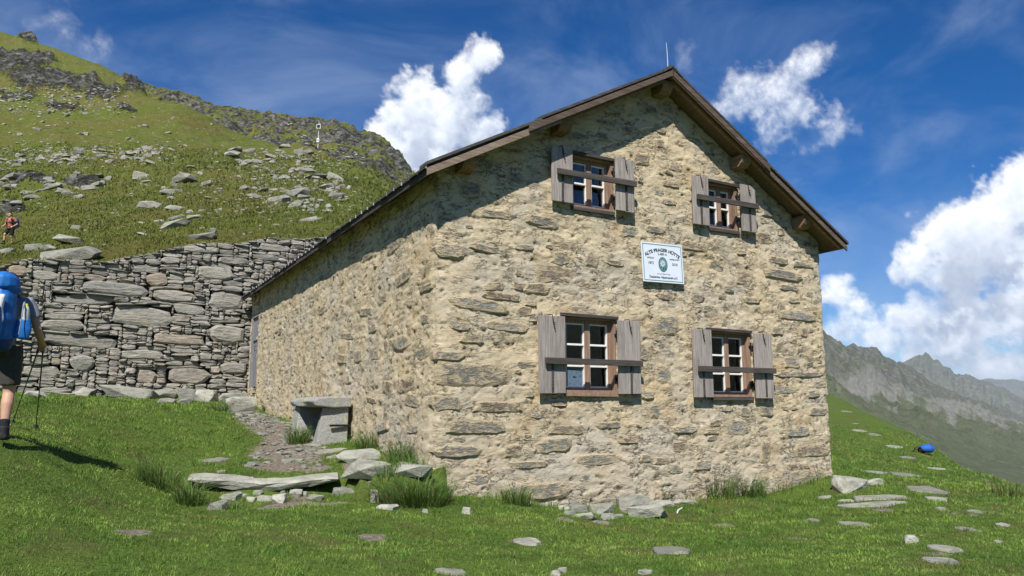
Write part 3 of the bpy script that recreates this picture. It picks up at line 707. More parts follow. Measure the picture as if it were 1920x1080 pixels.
def stone_mesh(w_, h_, dep, rng, n=8, bulge=.02, tone=None, rough=.1, pwr=(.35, .62)):
    """an irregular stone: x along the wall, z up, front towards -y; about 40 triangles"""
    ang = np.linspace(0, 2 * math.pi, n, endpoint=False) + rng.uniform(-.25, .25, n) * 6 / n
    c, s_ = np.cos(ang), np.sin(ang); pw = rng.uniform(*pwr)
    ox = np.sign(c) * np.abs(c) ** pw * w_ / 2; oz = np.sign(s_) * np.abs(s_) ** pw * h_ / 2
    k = 1 + rng.uniform(-rough, rough * .35, n); ox = ox * k; oz = oz * (1 + rng.uniform(-rough, rough * .35, n))
    sh = rng.uniform(-.18, .18); ox = ox + oz * sh
    inx = min(.30 * h_ / w_ + .06, .3)
    V = [(x, dep, z) for x, z in zip(ox, oz)] + [(x, 0.0 + rng.uniform(-.003, .008), z) for x, z in zip(ox, oz)]
    ti, tj = rng.uniform(-.25, .25), rng.uniform(-.45, .25)
    V += [(x * (1 - inx), -bulge * rng.uniform(.55, 1.15) - bulge * (ti * x / w_ * 2 + tj * z / h_ * 2), z * rng.uniform(.66, .82)) for x, z in zip(ox, oz)]
    V += [(rng.uniform(-.15, .15) * w_, -bulge * rng.uniform(.9, 1.25), rng.uniform(-.12, .12) * h_)]
    Fs = []
    for r_ in range(2):
        for i in range(n):
            a, b = r_ * n + i, r_ * n + (i + 1) % n; Fs += [(a, b, b + n), (a, b + n, a + n)]
    Fs += [(2 * n + i, 2 * n + (i + 1) % n, 3 * n) for i in range(n)]
    tone = rng.random() if tone is None else tone
    return np.array(V), np.array(Fs), tone
STN = [(842,470,50,28,.9,0),(912,466,61,14,.1,-8),(932,403,72,15,.1,0),(1014,415,55,20,.15,-6),(1050,485,36,25,.1,0),(1038,515,70,38,.62,0),(1110,488,28,25,.3,0),(1153,494,36,10,.78,-3),
 (971,537,22,17,.62,0),(1006,541,47,19,.62,0),(1099,531,39,19,.6,-4),(941,556,72,14,.78,-2),(898,572,97,22,.98,-8),(995,569,22,10,.3,0),(981,585,30,20,.62,0),(998,596,18,16,.1,0),(950,613,78,18,.88,-4),
 (974,513,18,12,.3,-20),(884,635,44,18,.6,0),(883,702,142,45,.1,0),(838,667,60,18,.25,0),(933,763,88,20,.78,0),(895,801,118,26,.15,0),(832,755,60,30,.3,0),(859,847,83,24,.25,0),(961,846,38,24,.78,0),
 (1063,806,66,18,.62,0),(1041,835,66,26,.45,4),(1142,797,44,13,.2,0),(1006,779,24,11,.98,0),(1176,824,40,14,.78,-6),(1022,920,97,34,.25,3),(898,900,44,20,.98,0),(992,871,66,14,.3,0),(1120,862,88,20,.88,0),
 (1047,757,30,9,.6,0),(986,684,40,14,.1,0),(1247,556,36,11,.7,-5),(1248,609,44,36,.42,0),(1306,556,25,20,.98,0),(1394,522,36,30,.6,0),(1458,488,38,13,.15,-5),(1506,497,36,10,.15,0),(1469,516,66,17,.15,-3),
 (1480,540,38,10,.15,0),(1488,563,22,11,.9,0),(1408,563,28,11,.2,0),(1494,592,66,18,.98,0),(1458,620,25,16,.3,0),(1506,622,16,20,.62,0),(1462,652,18,20,.62,0),(1484,680,30,22,.88,0),(1499,702,92,10,.2,2),
 (1472,730,44,16,.98,0),(1242,702,28,32,.98,0),(1213,740,26,16,.9,0),(1227,770,20,24,.42,0),(1358,767,34,10,.3,0),(1533,772,36,17,.98,0),(1380,802,45,32,.98,0),(1334,809,28,10,.7,0),(1283,805,45,14,.9,0),
 (1273,837,28,24,.6,0),(1436,846,22,42,.6,0),(1524,843,62,28,.62,0),(1493,808,52,24,.98,0),(1209,859,20,16,.3,0),(1241,864,28,16,.6,0),(1318,872,34,20,.9,0),(1496,875,46,14,.8,0),(1502,900,98,34,.9,0),
 (1236,270,20,18,.62,0),(1204,298,30,25,.62,0),(1238,243,22,14,.3,0),(1220,207,26,12,.78,0),(1130,229,26,10,.1,0),(1265,314,22,16,.3,-15),(1256,346,32,10,.7,0),(1254,379,26,12,.5,0),(1229,431,34,12,.1,0),
 (1431,446,40,22,.75,0),(1305,462,52,18,.7,0),(1180,245,24,10,.2,0),(1150,215,20,12,.3,0),(1330,270,20,10,.1,0),(1440,400,22,12,.1,0)]
STS = [(718,560,15,18,.1),(687,585,24,16,.1),(698,615,16,18,.4),(723,648,10,26,.6),(700,661,20,30,.42),(672,667,18,24,.4),(643,673,18,18,.6),(650,630,30,12,.1),(753,643,32,26,.42),(728,727,22,28,.75),(765,720,30,30,.78),
 (698,750,18,10,.75),(770,750,70,24,.1),(783,667,50,24,.1),(798,598,18,20,.3),(718,800,24,18,.98),(775,805,18,14,.3),(605,582,12,12,.6),(527,620,9,12,.2),(760,520,40,24,.1),(740,460,30,22,.1),(800,540,24,14,.3),(690,480,22,14,.2)]
def place_stone(s0, z0, w_, h_, tone, rot, rng, proud):
    V, Fs, tone = stone_mesh(w_ * 1.12, h_ * 1.18, .12, rng, 12 if w_ > .25 else 9, .020, tone, .2)
    V[:, 1] -= proud - .010
    cr, sr = math.cos(rot), math.sin(rot); x = V[:, 0] * cr - V[:, 2] * sr; z = V[:, 0] * sr + V[:, 2] * cr
    p, n = wall_frame(np.array([s0])); P = p.copy(); P[0, 2] = z0; big = fbm(P * np.array([1.1, 1.1, 1.87]), 3, seed=81)[0] * .028
    n0 = np.array([-1.0, 0, 0]) if s0 < 0 else np.array([0, -1.0, 0]); t0 = np.array([0, -1.0, 0]) if s0 < 0 else np.array([1.0, 0, 0])
    base = p[0] + n0 * big
    Wv = t0 * x[:, None] + n0 * (-V[:, 1])[:, None] + np.array([0, 0, 1.0]) * z[:, None]
    nn_ = (len(Wv) - 1) // 3; ed_ = np.r_[np.ones(2 * nn_), np.full(nn_, .45), 0]
    me = mesh_np('stone', Wv, Fs, False, {'tone': np.full(len(Wv), tone), 'edge': ed_})
    o = link('stone', me, MT['bstone'], wall); o.location = (base[0], base[1], z0); o.location -= HO * 0
    return o
rng = np.random.default_rng(5); placed = []
def free(s0, z0, w_, h_):
    for k in WINS:
        o = k['o']
        if o[0] - .5 < s0 < o[1] + .45 and o[2] - .08 < z0 < o[3] + .12: return False
    return all(abs(s0 - a) > (w_ + c) * .5 or abs(z0 - b) > (h_ + d) * .52 for a, b, c, d in placed)
for x, y, w_, h_, tn, rt in STN:
    a, b = onY(x - w_ / 2, y), onY(x + w_ / 2, y); hm = abs(onY(x, y - h_ / 2)[2] - onY(x, y + h_ / 2)[2]); c = onY(x, y)
    ww = b[0] - a[0]; placed.append((c[0], c[2], ww, hm)); place_stone(max(c[0], ww * .42), c[2], ww, hm, tn, R(rt * .6), rng, rng.uniform(.006, .018))
for x, y, w_, h_, tn in STS:
    a, b = onX(x - w_ / 2, y), onX(x + w_ / 2, y); hm = abs(onX(x, y - h_ / 2)[2] - onX(x, y + h_ / 2)[2]); c = onX(x, y)
    ww = min(abs(b[1] - a[1]), .75); placed.append((-c[1], c[2], ww, hm)); place_stone(min(-c[1], -ww * .42), c[2], ww, hm, tn, rng.uniform(-.15, .15), rng, rng.uniform(.006, .018))
cnt = 0
while cnt < 185:
    side = cnt % 5 < 3
    s0 = -rng.uniform(.2, 1) ** 1.3 * 12.5 if side else rng.uniform(.15, WD - .15)
    z0 = rng.uniform(.1, 4.0 if side else 6.0)
    if not side and z0 > float(roof_under(np.array(s0))) - .15: continue
    w_ = rng.uniform(.10, .34) if not side else rng.uniform(.10, .30); h_ = w_ * rng.uniform(.28, .62) if not side else w_ * rng.uniform(.4, .9)
    if not free(s0, z0, w_, h_): cnt += .02; cnt = round(cnt, 2) if False else cnt; continue
    placed.append((s0, z0, w_, h_)); place_stone(s0, z0, w_, h_, rng.random(), rng.uniform(-.2, .2), rng, rng.uniform(-.002, .014)); cnt = int(cnt) + 1

# windows with shutters
def make_window(k):
    x0, x1, z0, z1 = k['o']; cx = (x0 + x1) / 2; rows = k['rows']
    wl = {'lower left': 'lower left window with a blue-grey sheet in its bottom pane', 'lower right': 'lower right window with dark shutters', 'upper left': 'upper left gable window', 'upper right': 'upper right gable window under the eave'}[k['nm']]
    m = MB()                                  # masonry reveal and wooden box frame
    e = .03
    m.box(x0 - .02, x0 + e, -.012, .17, z0, z1).box(x1 - e, x1 + .02, -.012, .17, z0, z1).box(x0, x1, -.012, .17, z1 - e, z1 + .02).box(x0, x1, -.02, .17, z0 - .03, z0 + e)
    win = hp(m.build('window', MT['sash'], bevel=.004)); win['label'] = wl
    def sub(name, mb, mat, bevel=0):
        o = mb.build(name, mat, win, bevel=bevel); o.location = -HO * 0; return o
    lt = MB().add([(x0 - .06, -.075, z1 + .035), (x1 + .03, -.06, z1 + .03), (x1 + .03, .1, z1 + .05), (x0 - .06, .1, z1 + .055), (x0 - .06, -.07, z1 - .005), (x1 + .03, -.055, z1 - .012), (x1 + .03, .1, z1 - .03), (x0 - .06, .1, z1 - .03)],
                  [(0, 1, 2, 3), (7, 6, 5, 4), (0, 4, 5, 1), (1, 5, 6, 2), (2, 6, 7, 3), (3, 7, 4, 0)])
    sub('lintel', lt, MT['dark'])
    sub('sill', MB().box(x0 + .0, x1 + .01, -.055, .03, z0 - .055, z0 - .004, .003), MT['dark'] if k['nm'] != 'lower left' else MT['sash'])
    fy0, fy1 = .075, .125
    f = MB(); a = x0 + e; b = x1 - e; fw = .055
    f.box(a, a + fw, fy0, fy1, z0 + e, z1 - e).box(b - fw, b, fy0, fy1, z0 + e, z1 - e).box(cx - .042, cx + .042, fy0 - .012, fy1, z0 + e, z1 - e)
    f.box(a + fw, b - fw, fy0 + .002, fy1, z1 - e - .06, z1 - e).box(a + fw, b - fw, fy0 + .002, fy1, z0 + e, z0 + e + .04)
    sub('sash', f, MT['sash'], .003)
    for (u0, u1) in ((a + fw, cx - .042), (cx + .042, b - fw)):
        zb, zt = z0 + e + .04, z1 - e - .06
        wb = MB(); t_ = .017
        wb.box(u0, u0 + t_, fy0 + .008, fy1 + .01, zb, zt).box(u1 - t_, u1, fy0 + .008, fy1 + .01, zb, zt).box(u0 + t_, u1 - t_, fy0 + .008, fy1 + .01, zt - t_, zt).box(u0 + t_, u1 - t_, fy0 + .008, fy1 + .01, zb, zb + t_)
        sub('putty_frame', wb, MT['white'])
        hgt = (zt - zb) / rows
        for r_ in range(rows):
            if r_: sub('glazing_bar', MB().box(u0 + t_, u1 - t_, fy0 - .006, fy1, zb + r_ * hgt - .014, zb + r_ * hgt + .014), MT['white'], .003)
            blue = k['nm'] == 'lower left' and r_ == 0 and u0 < cx - .2
            pz0, pz1 = zb + r_ * hgt, zb + (r_ + 1) * hgt
            tl = random.uniform(-.004, .004); t2 = random.uniform(-.003, .003)
            pm = MB().add([(u0, fy1 - .018 + tl, pz0), (u1, fy1 - .018 - tl, pz0), (u1, fy1 - .018 - tl + t2, pz1), (u0, fy1 - .018 + tl + t2, pz1), (u0, fy1 - .014 + tl, pz0), (u1, fy1 - .014 - tl, pz0), (u1, fy1 - .014 - tl + t2, pz1), (u0, fy1 - .014 + tl + t2, pz1)],
                          [(0, 1, 2, 3), (7, 6, 5, 4), (0, 4, 5, 1), (1, 5, 6, 2), (2, 6, 7, 3), (3, 7, 4, 0)])
            pn = sub('pane', pm, MT['bluepane'] if blue else MT['glass'])
            if blue:
                pn['label'] = 'blue-grey sheet with dark specks in the pane'
                sp = MB(); rs = random.Random(4)
                for q_ in range(26):
                    sx, sz = rs.uniform(u0 + .03, u1 - .03), rs.uniform(pz0 + .03, pz1 - .03); r0 = rs.uniform(.002, .005)
                    sp.box(sx - r0, sx + r0, fy1 - .024, fy1 - .0195, sz - r0, sz + r0)
                mx, mz = (u0 + u1) / 2, (pz0 + pz1) / 2 + .0
                sp.add([(mx - .035, fy1 - .024, mz), (mx - .01, fy1 - .024, mz - .012), (mx + .03, fy1 - .024, mz - .006), (mx + .012, fy1 - .024, mz + .006), (mx, fy1 - .024, mz + .014), (mx - .012, fy1 - .024, mz + .005)], [(0, 1, 2, 3, 4, 5)])
                sub('specks', sp, MT['ink'])
    # hinge iron at the right jamb
    for hz in (z0 + (z1 - z0) * .18, z0 + (z1 - z0) * .78):
        hg = MB().tube([(x1 + .015, -.03, hz - .07), (x1 + .015, -.03, hz + .07)], .014, 6).box(x1 - .02, x1 + .06, -.035, -.012, hz - .018, hz + .018)
        sub('hinge', hg, MT['iron'])
    so_ = -.092                                # shutters hang off the wall on their hinges
    for si, (sx0, sx1) in enumerate((k['sl'], k['sr'])):
        sh = hp(MB().box(sx0 + .03, sx1 - .03, so_ + .004, so_ + .022, k['sz'][0] + .12, k['sz'][0] + .20).box(sx0 + .03, sx1 - .03, so_ + .004, so_ + .022, k['sz'][1] - .22, k['sz'][1] - .14).build('shutter', MT['shutter']))
        npl = 3 if sx1 - sx0 > .37 else 2; ed = np.linspace(sx0, sx1, npl + 1)
        if npl == 3: ed[1] += random.uniform(-.03, .03); ed[2] += random.uniform(-.03, .03)
        for i in range(npl):
            dz = random.uniform(-.006, .006)
            p_ = MB().box(ed[i] + .0015, ed[i + 1] - .0015, so_ - .026 + random.uniform(-.002, .002), so_, k['sz'][0] + dz, k['sz'][1] + dz).build('plank', MT['shutter'], sh, bevel=.003)
        hx = sx0 + (sx1 - sx0) * .5; tz = k['sz'][1]
        MB().tube([(hx - .05, so_ + .02, tz + .015), (hx + .0, so_ - .03, tz + .02), (hx + .005, so_ - .04, tz - .04), (hx + .015, so_ - .04, tz - .12), (hx + .035, so_ - .05, tz - .19)], .0075, 5).tube([(hx + .005, so_ - .04, tz - .09), (hx + .04, so_ - .045, tz - .095)], .006, 5).build('shutter_hook', MT['iron'], sh)
        bx_ = sx0 + (sx1 - sx0) * (.5 if si == 0 else .56)
        MB().box(bx_ - .018, bx_ + .018, so_ - .036, so_ - .0265, k['sz'][0] + .02, k['bz'] + .02).build('batten', MT['dark'], sh)
    bz = k['bz']; br = MB()
    br.box(k['bx'][0], k['bx'][1], so_ - .098, so_ - .062, bz, bz + .085, .002)
    bo = hp(br.build('window_bar', MT['dark'], bevel=.004))
    for bx_ in (k['bx'][0] + .12, k['bx'][1] - .12):
        MB().box(bx_ - .02, bx_ + .02, so_ - .064, so_ - .027, bz + .01, bz + .075).build('bar_block', MT['dark'], bo)
for k in WINS: make_window(k)
# objects built at world coordinates and parented twice keep their offset through the hut's origin
# door on the long side
d0, d1, dz0, dz1 = DOOR
m = MB(); m.box(-.01, .16, d0 - .02, d0 + .06, dz0, dz1).box(-.01, .16, d1 - .06, d1 + .02, dz0, dz1).box(-.012, .16, d0 + .06, d1 - .06, dz1 - .08, dz1 + .02)
door = hp(m.build('door', MT['door'])); 
nd = 5; ed = np.linspace(d0 + .06, d1 - .06, nd + 1)
for i in range(nd):
    MB().box(.03 + random.uniform(0, .005), .075, ed[i] + .003, ed[i + 1] - .003, dz0, dz1 - .08).build('plank', MT['door'], door, bevel=.004)
MB().box(.0, .03, d0 + .1, d1 - .1, dz0 + 1.25, dz0 + 1.37).build('door_batten', MT['door'], door)
MB().tube([(-.0, d0 + .16, dz0 + .95), (-.05, d0 + .16, dz0 + .95), (-.05, d0 + .16, dz0 + 1.08), (.0, d0 + .16, dz0 + 1.08)], .01, 6).build('door_handle', MT['iron'], door)

# roof: boards in two courses a side, barge boards, soffit, purlin ends
RT = .10
def plane(side, along, u, z_off):
    """a point of a roof plane: along = y, u = distance down from the ridge measured level"""
    sl = SLL if side < 0 else SLR
    return Vector((APX + side * u, along, APZ + .02 - sl * u + z_off))
UL_ = APX + OHL; UR_ = WD - APX + OHR
y0r, y1r = -OHF, LEN + .18
m = MB()
for side, um in ((-1, UL_), (1, UR_)):
    a0, a1, b0, b1 = plane(side, y0r + .02, 0, 0), plane(side, y1r, 0, 0), plane(side, y0r + .02, um - .05, 0), plane(side, y1r, um - .05, 0)
    up_ = Vector((0, 0, .035))
    m.add([a0, a1, b1, b0, a0 + up_, a1 + up_, b1 + up_, b0 + up_], [(0, 1, 2, 3), (7, 6, 5, 4), (0, 3, 7, 4), (1, 5, 6, 2), (3, 2, 6, 7), (0, 4, 5, 1)])
roof = hp(m.build('roof', MT['soffit']))
for side, um in ((-1, UL_), (1, UR_)):
    sp_ = .30; nb = int((y1r - y0r) / sp_) + 1; ys = np.linspace(y0r, y1r, nb + 1)
    brk = um * (.60 if side < 0 else .515)
    for i in range(nb):
        for cse in (0, 1):
            u0, u1 = ((brk - .12, um + random.uniform(-.012, .02)) if cse == 0 else (-.02, brk + random.uniform(-.03, .03)))
            o0 = .038 if cse == 0 else .064; th_ = .028; ya, yb = ys[i] + .004, ys[i + 1] - .004; jz = random.uniform(0, .006)
            q_ = [plane(side, yy, uu, o0 + dz + jz) for dz in (0, th_) for (uu, yy) in ((u0, ya), (u0, yb), (u1, yb), (u1, ya))]
            MB().add(q_, [(0, 1, 2, 3), (7, 6, 5, 4), (0, 3, 7, 4), (1, 5, 6, 2), (3, 2, 6, 7), (0, 4, 5, 1)]).build('roof_board', MT['roof'], roof)
        # small bright nail plate at the eave of the long side
        if side < 0 and i % 1 == 0:
            c = plane(side, ys[i], um + .008, .052); MB().box(c.x - .004, c.x + .012, c.y - .010, c.y + .010, c.z - .02, c.z + .024).build('nail_plate', MT['metal'], roof)
# fascia under the left eave
c0_, c1_ = plane(-1, y0r + .03, UL_ - .06, 0), plane(-1, y1r, UL_ - .06, 0)
MB().box(c0_.x - .035, c0_.x - .005, c0_.y, c1_.y, c0_.z - .075, c0_.z + .02).build('fascia', MT['dark'], roof)
c0_ = plane(1, y0r + .03, UR_ - .06, 0); c1_ = plane(1, y1r, UR_ - .06, 0)
MB().box(c0_.x + .005, c0_.x + .03, c0_.y, c1_.y, c0_.z - .05, c0_.z + .02).build('fascia', MT['beam'], roof)
def barge(side, ua, ub, yo, lo, hi, mat, name='barge_board', ext=.03):
    q_ = []
    for yy in (yo - ext, yo):
        q_ += [plane(side, yy, ua, lo), plane(side, yy, ub, lo), plane(side, yy, ub, hi), plane(side, yy, ua, hi)]
    return MB().add(q_, [(0, 1, 2, 3), (7, 6, 5, 4), (0, 4, 5, 1), (1, 5, 6, 2), (2, 6, 7, 3), (3, 7, 4, 0)]).build(name, mat, roof, bevel=.004)
barge(-1, 2.05, UL_, y0r, -.07, .03, MT['barge']); barge(-1, -.01, 2.6, y0r - .032, -.02, .072, MT['bargedark'])
barge(1, 1.95, UR_, y0r, -.055, .03, MT['bargedark']); barge(1, -.01, 2.02, y0r - .032, -.03, .072, MT['bargedark'])
for side, lst in ((-1, ((-.02, 2.42), (2.38, UL_ + .02))), (1, ((-.03, 1.98), (1.94, UR_ + .02)))):
    for j, (ua, ub) in enumerate(lst):                       # verge boards lying on the roof edge
        q_ = []; zo = .10 if j == 0 else .072
        for dz in (zo, zo + .045):
            q_ += [plane(side, y0r - .05, ua, dz), plane(side, y0r + .2, ua, dz), plane(side, y0r + .2, ub, dz), plane(side, y0r - .05, ub, dz)]
        MB().add(q_, [(0, 1, 2, 3), (7, 6, 5, 4), (0, 3, 7, 4), (1, 5, 6, 2), (3, 2, 6, 7), (0, 4, 5, 1)]).build('verge_board', MT['roof'], roof, bevel=.004)
MB().add([plane(-1, y0r - .06, .2, .135), plane(-1, y1r, .2, .135), (APX, y1r, APZ + .175), (APX, y0r - .06, APZ + .175), plane(1, y1r, .2, .135), plane(1, y0r - .06, .2, .135)], [(0, 1, 2, 3), (3, 2, 4, 5)]).build('ridge_cap', MT['roof'], roof).modifiers.new('s', 'SOLIDIFY').thickness = .03
# rafters under the gable overhang
for side, um in ((-1, UL_), (1, UR_)):
    barge(side, .1, um - .08, y0r + .10, -.055, -.003, MT['beam'], 'rafter', .06)
# purlin ends sticking out of the gable
for u_, side, sz in ((0, -1, 1.0), (1.90, -1, 1.0), (3.42, -1, 1.0), (1.62, 1, 1.0), (3.02, 1, 1.05)):
    c = plane(side, 0, u_, -.005 if u_ else -.05); hw, hh = .105 * sz, .20 * sz; yf = -.30
    prof = [(.05, 0), (.05, -hh), (yf + .10, -hh), (yf + .03, -hh + .06), (yf, -hh + .13), (yf + .01, 0)]
    q_ = [(c.x - hw, y, c.z + z) for y, z in prof] + [(c.x + hw, y, c.z + z - side * 0) for y, z in prof]; n = len(prof)
    MB().add(q_, [tuple(range(n))[::-1], tuple(range(n, 2 * n))] + [(i, (i + 1) % n, (i + 1) % n + n, i + n) for i in range(n)]).build('purlin_end', MT['beam'], roof, bevel=.012)
MB().tube([(APX + .03, -.26, APZ + .12), (APX + .025, -.26, APZ + .45), (APX + .01, -.26, APZ + .62)], [.008, .007, .004], 6).build('lightning_rod', MT['metal'], roof)

# every child of the hut was modelled in world coordinates: shift it by the hut's origin once
# (hp() already moved the parts themselves; sub-parts sit in their part's frame, which is the world frame)

# ------------------------------------------------------------------ enamel sign on the gable
def text_mesh(body, size, x, z, arc=0, align='CENTER', bold=0.0, y=-.006, space=1.0):
    cu = bpy.data.curves.new('lettering', 'FONT'); cu.body = body; cu.size = size; cu.align_x = align; cu.offset = bold; cu.space_character = space; cu.resolution_u = 3
    ob = bpy.data.objects.new('lettering', cu); COL.objects.link(ob); dg = bpy.context.evaluated_depsgraph_get(); dg.update()
    me = bpy.data.meshes.new_from_object(ob.evaluated_get(dg)); bpy.data.objects.remove(ob); bpy.data.curves.remove(cu)
    for v in me.vertices:
        X, Y = v.co.x, v.co.y
        if arc: a = X / arc; v.co = (math.sin(a) * (arc + Y) + x, y, math.cos(a) * (arc + Y) - arc + z)
        else: v.co = (X + x, y, Y + z)
    me.materials.clear(); me.materials.append(MT['ink']); return me
sg0, sg1 = onY(1203.5, 490, -.05), onY(1280, 498, -.05); sw = (sg1[0] - sg0[0]); shh = .62
scx, scz = (sg0[0] + sg1[0]) / 2, onY(1241, 493, -.05)[2]
sign = link('sign', MB().box(-sw / 2, sw / 2, -.004, .004, -shh / 2, shh / 2).mesh('sign', MT['signw']), None)
sign.location = (scx, -.052, scz); sign.rotation_euler = (R(-2), R(-1.0), 0)
tag(sign, 'white enamel sign with teal border and flower emblem between the windows', 'sign')
b = MB(); i0 = .022; t_ = .011
b.box(-sw / 2 + i0, sw / 2 - i0, -.0065, -.0042, shh / 2 - i0 - t_, shh / 2 - i0).box(-sw / 2 + i0, sw / 2 - i0, -.0065, -.0042, -shh / 2 + i0, -shh / 2 + i0 + t_)
b.box(-sw / 2 + i0, -sw / 2 + i0 + t_, -.0063, -.0042, -shh / 2 + i0, shh / 2 - i0).box(sw / 2 - i0 - t_, sw / 2 - i0, -.0063, -.0042, -shh / 2 + i0, shh / 2 - i0)
b.build('border', MT['teal'], sign)
for body, size, x, z, arc, bold in (('ALTE PRAGER H\u00dcTTE', .072, 0, .178, .62, .0028), ('2.489 m', .055, 0, .118, 0, .001), ('erbaut', .05, -.235, .055, 0, .0005), ('1872', .055, -.235, -.03, 0, .001),
                                    ('restauriert', .046, .235, .055, 0, .0005), ('2018', .055, .235, -.03, 0, .001), ('ehemals Sektion Prag', .03, 0, -.185, 0, 0), ('Deutscher Alpenverein e.V.', .05, 0, -.245, 0, .0015)):
    link('lettering', text_mesh(body, size, x, z, arc, 'CENTER', bold), None, sign)
n = 28; em = MB(); em.add([(.088 * math.cos(2 * math.pi * i / n), -.0066, -.025 + .115 * math.sin(2 * math.pi * i / n)) for i in range(n)], [tuple(range(n))[::-1]]); em.build('emblem', MT['teal'], sign)
rg = MB()
for i in range(n):
    a, c = 2 * math.pi * i / n, 2 * math.pi * (i + 1) / n
    rg.add([(r_ * .088 * math.cos(t), -.0072, -.025 + r_ * .115 * math.sin(t)) for r_, t in ((1, a), (1, c), (.93, c), (.93, a))], [(0, 1, 2, 3)])
rg.build('emblem_ring', MT['ink'], sign)
for nm_, mat, cnt_, r1, r2, off, yy in (('leaf', 'ink', 6, .03, .062, (.01, -.055), -.0075), ('petal', 'signw', 9, .02, .062, (-.005, -.012), -.0082)):
    pt = MB()
    for i in range(cnt_):
        a = 2 * math.pi * i / cnt_ + .3; da = .24
        if nm_ == 'leaf' and math.sin(a) > .4: continue
        pt.add([(off[0] + r_ * math.cos(t), yy, off[1] + r_ * 1.1 * math.sin(t)) for r_, t in ((.005, a), (r2 * .6, a - da), (r2, a), (r2 * .6, a + da))], [(0, 1, 2, 3)])
    pt.build(nm_, MT[mat], sign)
MB().add([(.0 + .013 * math.cos(2 * math.pi * i / 10), -.0088, -.014 + .014 * math.sin(2 * math.pi * i / 10)) for i in range(10)], [tuple(range(10))[::-1]]).build('flower_heart', MT['yolk'], sign)

# ------------------------------------------------------------------ dry stone retaining wall
def wall_top(x): return np.interp(x, TOPX, TOPZ) + .05 * np.sin(x * 3.1)
dry = empty('retaining_wall', (-4, WALLY, 1.2)); tag(dry, 'high dry stone retaining wall of stacked grey slabs behind the hut', 'stone wall')
WX0, WX1, WZ0 = -13.0, 3.3, 1.0; CE = .03
nx, nz = int((WX1 - WX0) / CE), int((6.5 - WZ0) / CE); occ = np.zeros((nx, nz), bool); tops = ((wall_top(WX0 + (np.arange(nx) + .5) * CE) - WZ0) / CE).astype(int)
for i in range(nx): occ[i, tops[i]:] = True
rng = np.random.default_rng(17); RECT = []
for x, y, w_, h_, tn in [(220,539,124,24,.75),(268,590,111,37,.55),(338,635,101,20,.85),(426,561,62,35,.5),(428,625,66,29,.55),(354,703,82,29,.8),(276,705,41,25,.92),(327,553,78,23,.5),(406,510,66,21,.55),(297,522,43,23,.88),
      (84,514,50,18,.5),(120,609,78,23,.4),(148,638,150,24,.2),(155,559,117,20,.4),(268,664,78,17,.55),(255,621,45,35,.5),(358,578,60,19,.6),(370,500,66,16,.4),(274,499,58,14,.45),(451,532,66,20,.6),(373,602,58,18,.97),(194,613,58,20,.45),
      (78,695,70,24,.5),(155,679,50,24,.4),(320,655,60,16,.3),(190,660,90,16,.4),(440,690,50,18,.3),(100,560,50,16,.3),(33,505,36,20,.9),(330,600,24,22,.5),(60,620,60,20,.3),(440,485,60,14,.6),(380,465,70,12,.5),(520,462,60,13,.5),(500,480,50,12,.3)]:
    a, b = onY(x - w_ / 2, y, WALLY), onY(x + w_ / 2, y, WALLY); zt, zb = onY(x, y - h_ / 2, WALLY)[2], onY(x, y + h_ / 2, WALLY)[2]
    i0, i1 = int((a[0] - WX0) / CE), int((b[0] - WX0) / CE); j0, j1 = int((zb - WZ0) / CE), int((zt - WZ0) / CE)
    if occ[i0:i1, j0:j1].any(): continue
    occ[i0:i1, j0:j1] = True; RECT.append((i0, i1, j0, j1, tn))
for j in range(nz):
    for i in range(nx):
        if occ[i, j]: continue
        wm = int(rng.choice([rng.integers(4, 9), rng.integers(8, 18), rng.integers(14, 34)], p=[.25, .45, .30])); hm = int(rng.choice([2, 2, 3, 4]) if wm < 10 else rng.choice([2, 2, 3, 3, 4, 5, 6]))
        i1 = i
        while i1 < nx and i1 - i < wm and not occ[i1, j]: i1 += 1
        j1 = j
        while j1 < nz and j1 - j < hm and not occ[i:i1, j1].any(): j1 += 1
        if i1 - i < 3 and i1 < nx and False: continue
        occ[i:i1, j:j1] = True; RECT.append((i, i1, j, j1, None))
RECT.sort(key=lambda r_: -(min(WX0 + r_[1] * CE, 2.1) - max(WX0 + r_[0] * CE, -6.4)) * (r_[3] - r_[2]) if WX0 + r_[1] * CE > -6.4 and WX0 + r_[0] * CE < 2.1 else 0)
restV, restF, restT, off = [], [], [], 0
for k_, (i0, i1, j0, j1, tn) in enumerate(RECT):
    w_, h_ = (i1 - i0) * CE, (j1 - j0) * CE; x, z = WX0 + (i0 + i1) / 2 * CE, WZ0 + (j0 + j1) / 2 * CE
    V, Fs, tone = stone_mesh(w_ * 1.09 + .01, h_ * 1.13 + .008, .34, rng, 9, rng.uniform(.02, .085), tn if tn is not None else rng.beta(1.6, 1.8) * .97, .2, (.45, .82))
    rt = rng.normal(0, .06); cr, sr = math.cos(rt), math.sin(rt); V = np.stack([V[:, 0] * cr - V[:, 2] * sr, V[:, 1] + rng.uniform(-.05, .05), V[:, 0] * sr + V[:, 2] * cr], -1)
    loc = np.array([x, WALLY + .05 * (z - 1.2), z])
    if k_ < 299:
        me = mesh_np('stone', V, Fs, False, {'tone': np.full(len(V), tone)}); o = link('stone', me, MT['dry'], dry); o.location = Vector(loc) - Vector(dry.location)
    else:
        restV.append(V + loc - np.array(dry.location)); restF.append(Fs + off); restT.append(np.full(len(V), tone)); off += len(V)
ro = link('small_stones', mesh_np('small_stones', np.concatenate(restV), np.concatenate(restF), False, {'tone': np.concatenate(restT)}), MT['dry'], dry); ro['kind'] = 'stuff'
m = MB(); xs = np.linspace(WX0, WX1, 60); zt = wall_top(xs) - .12
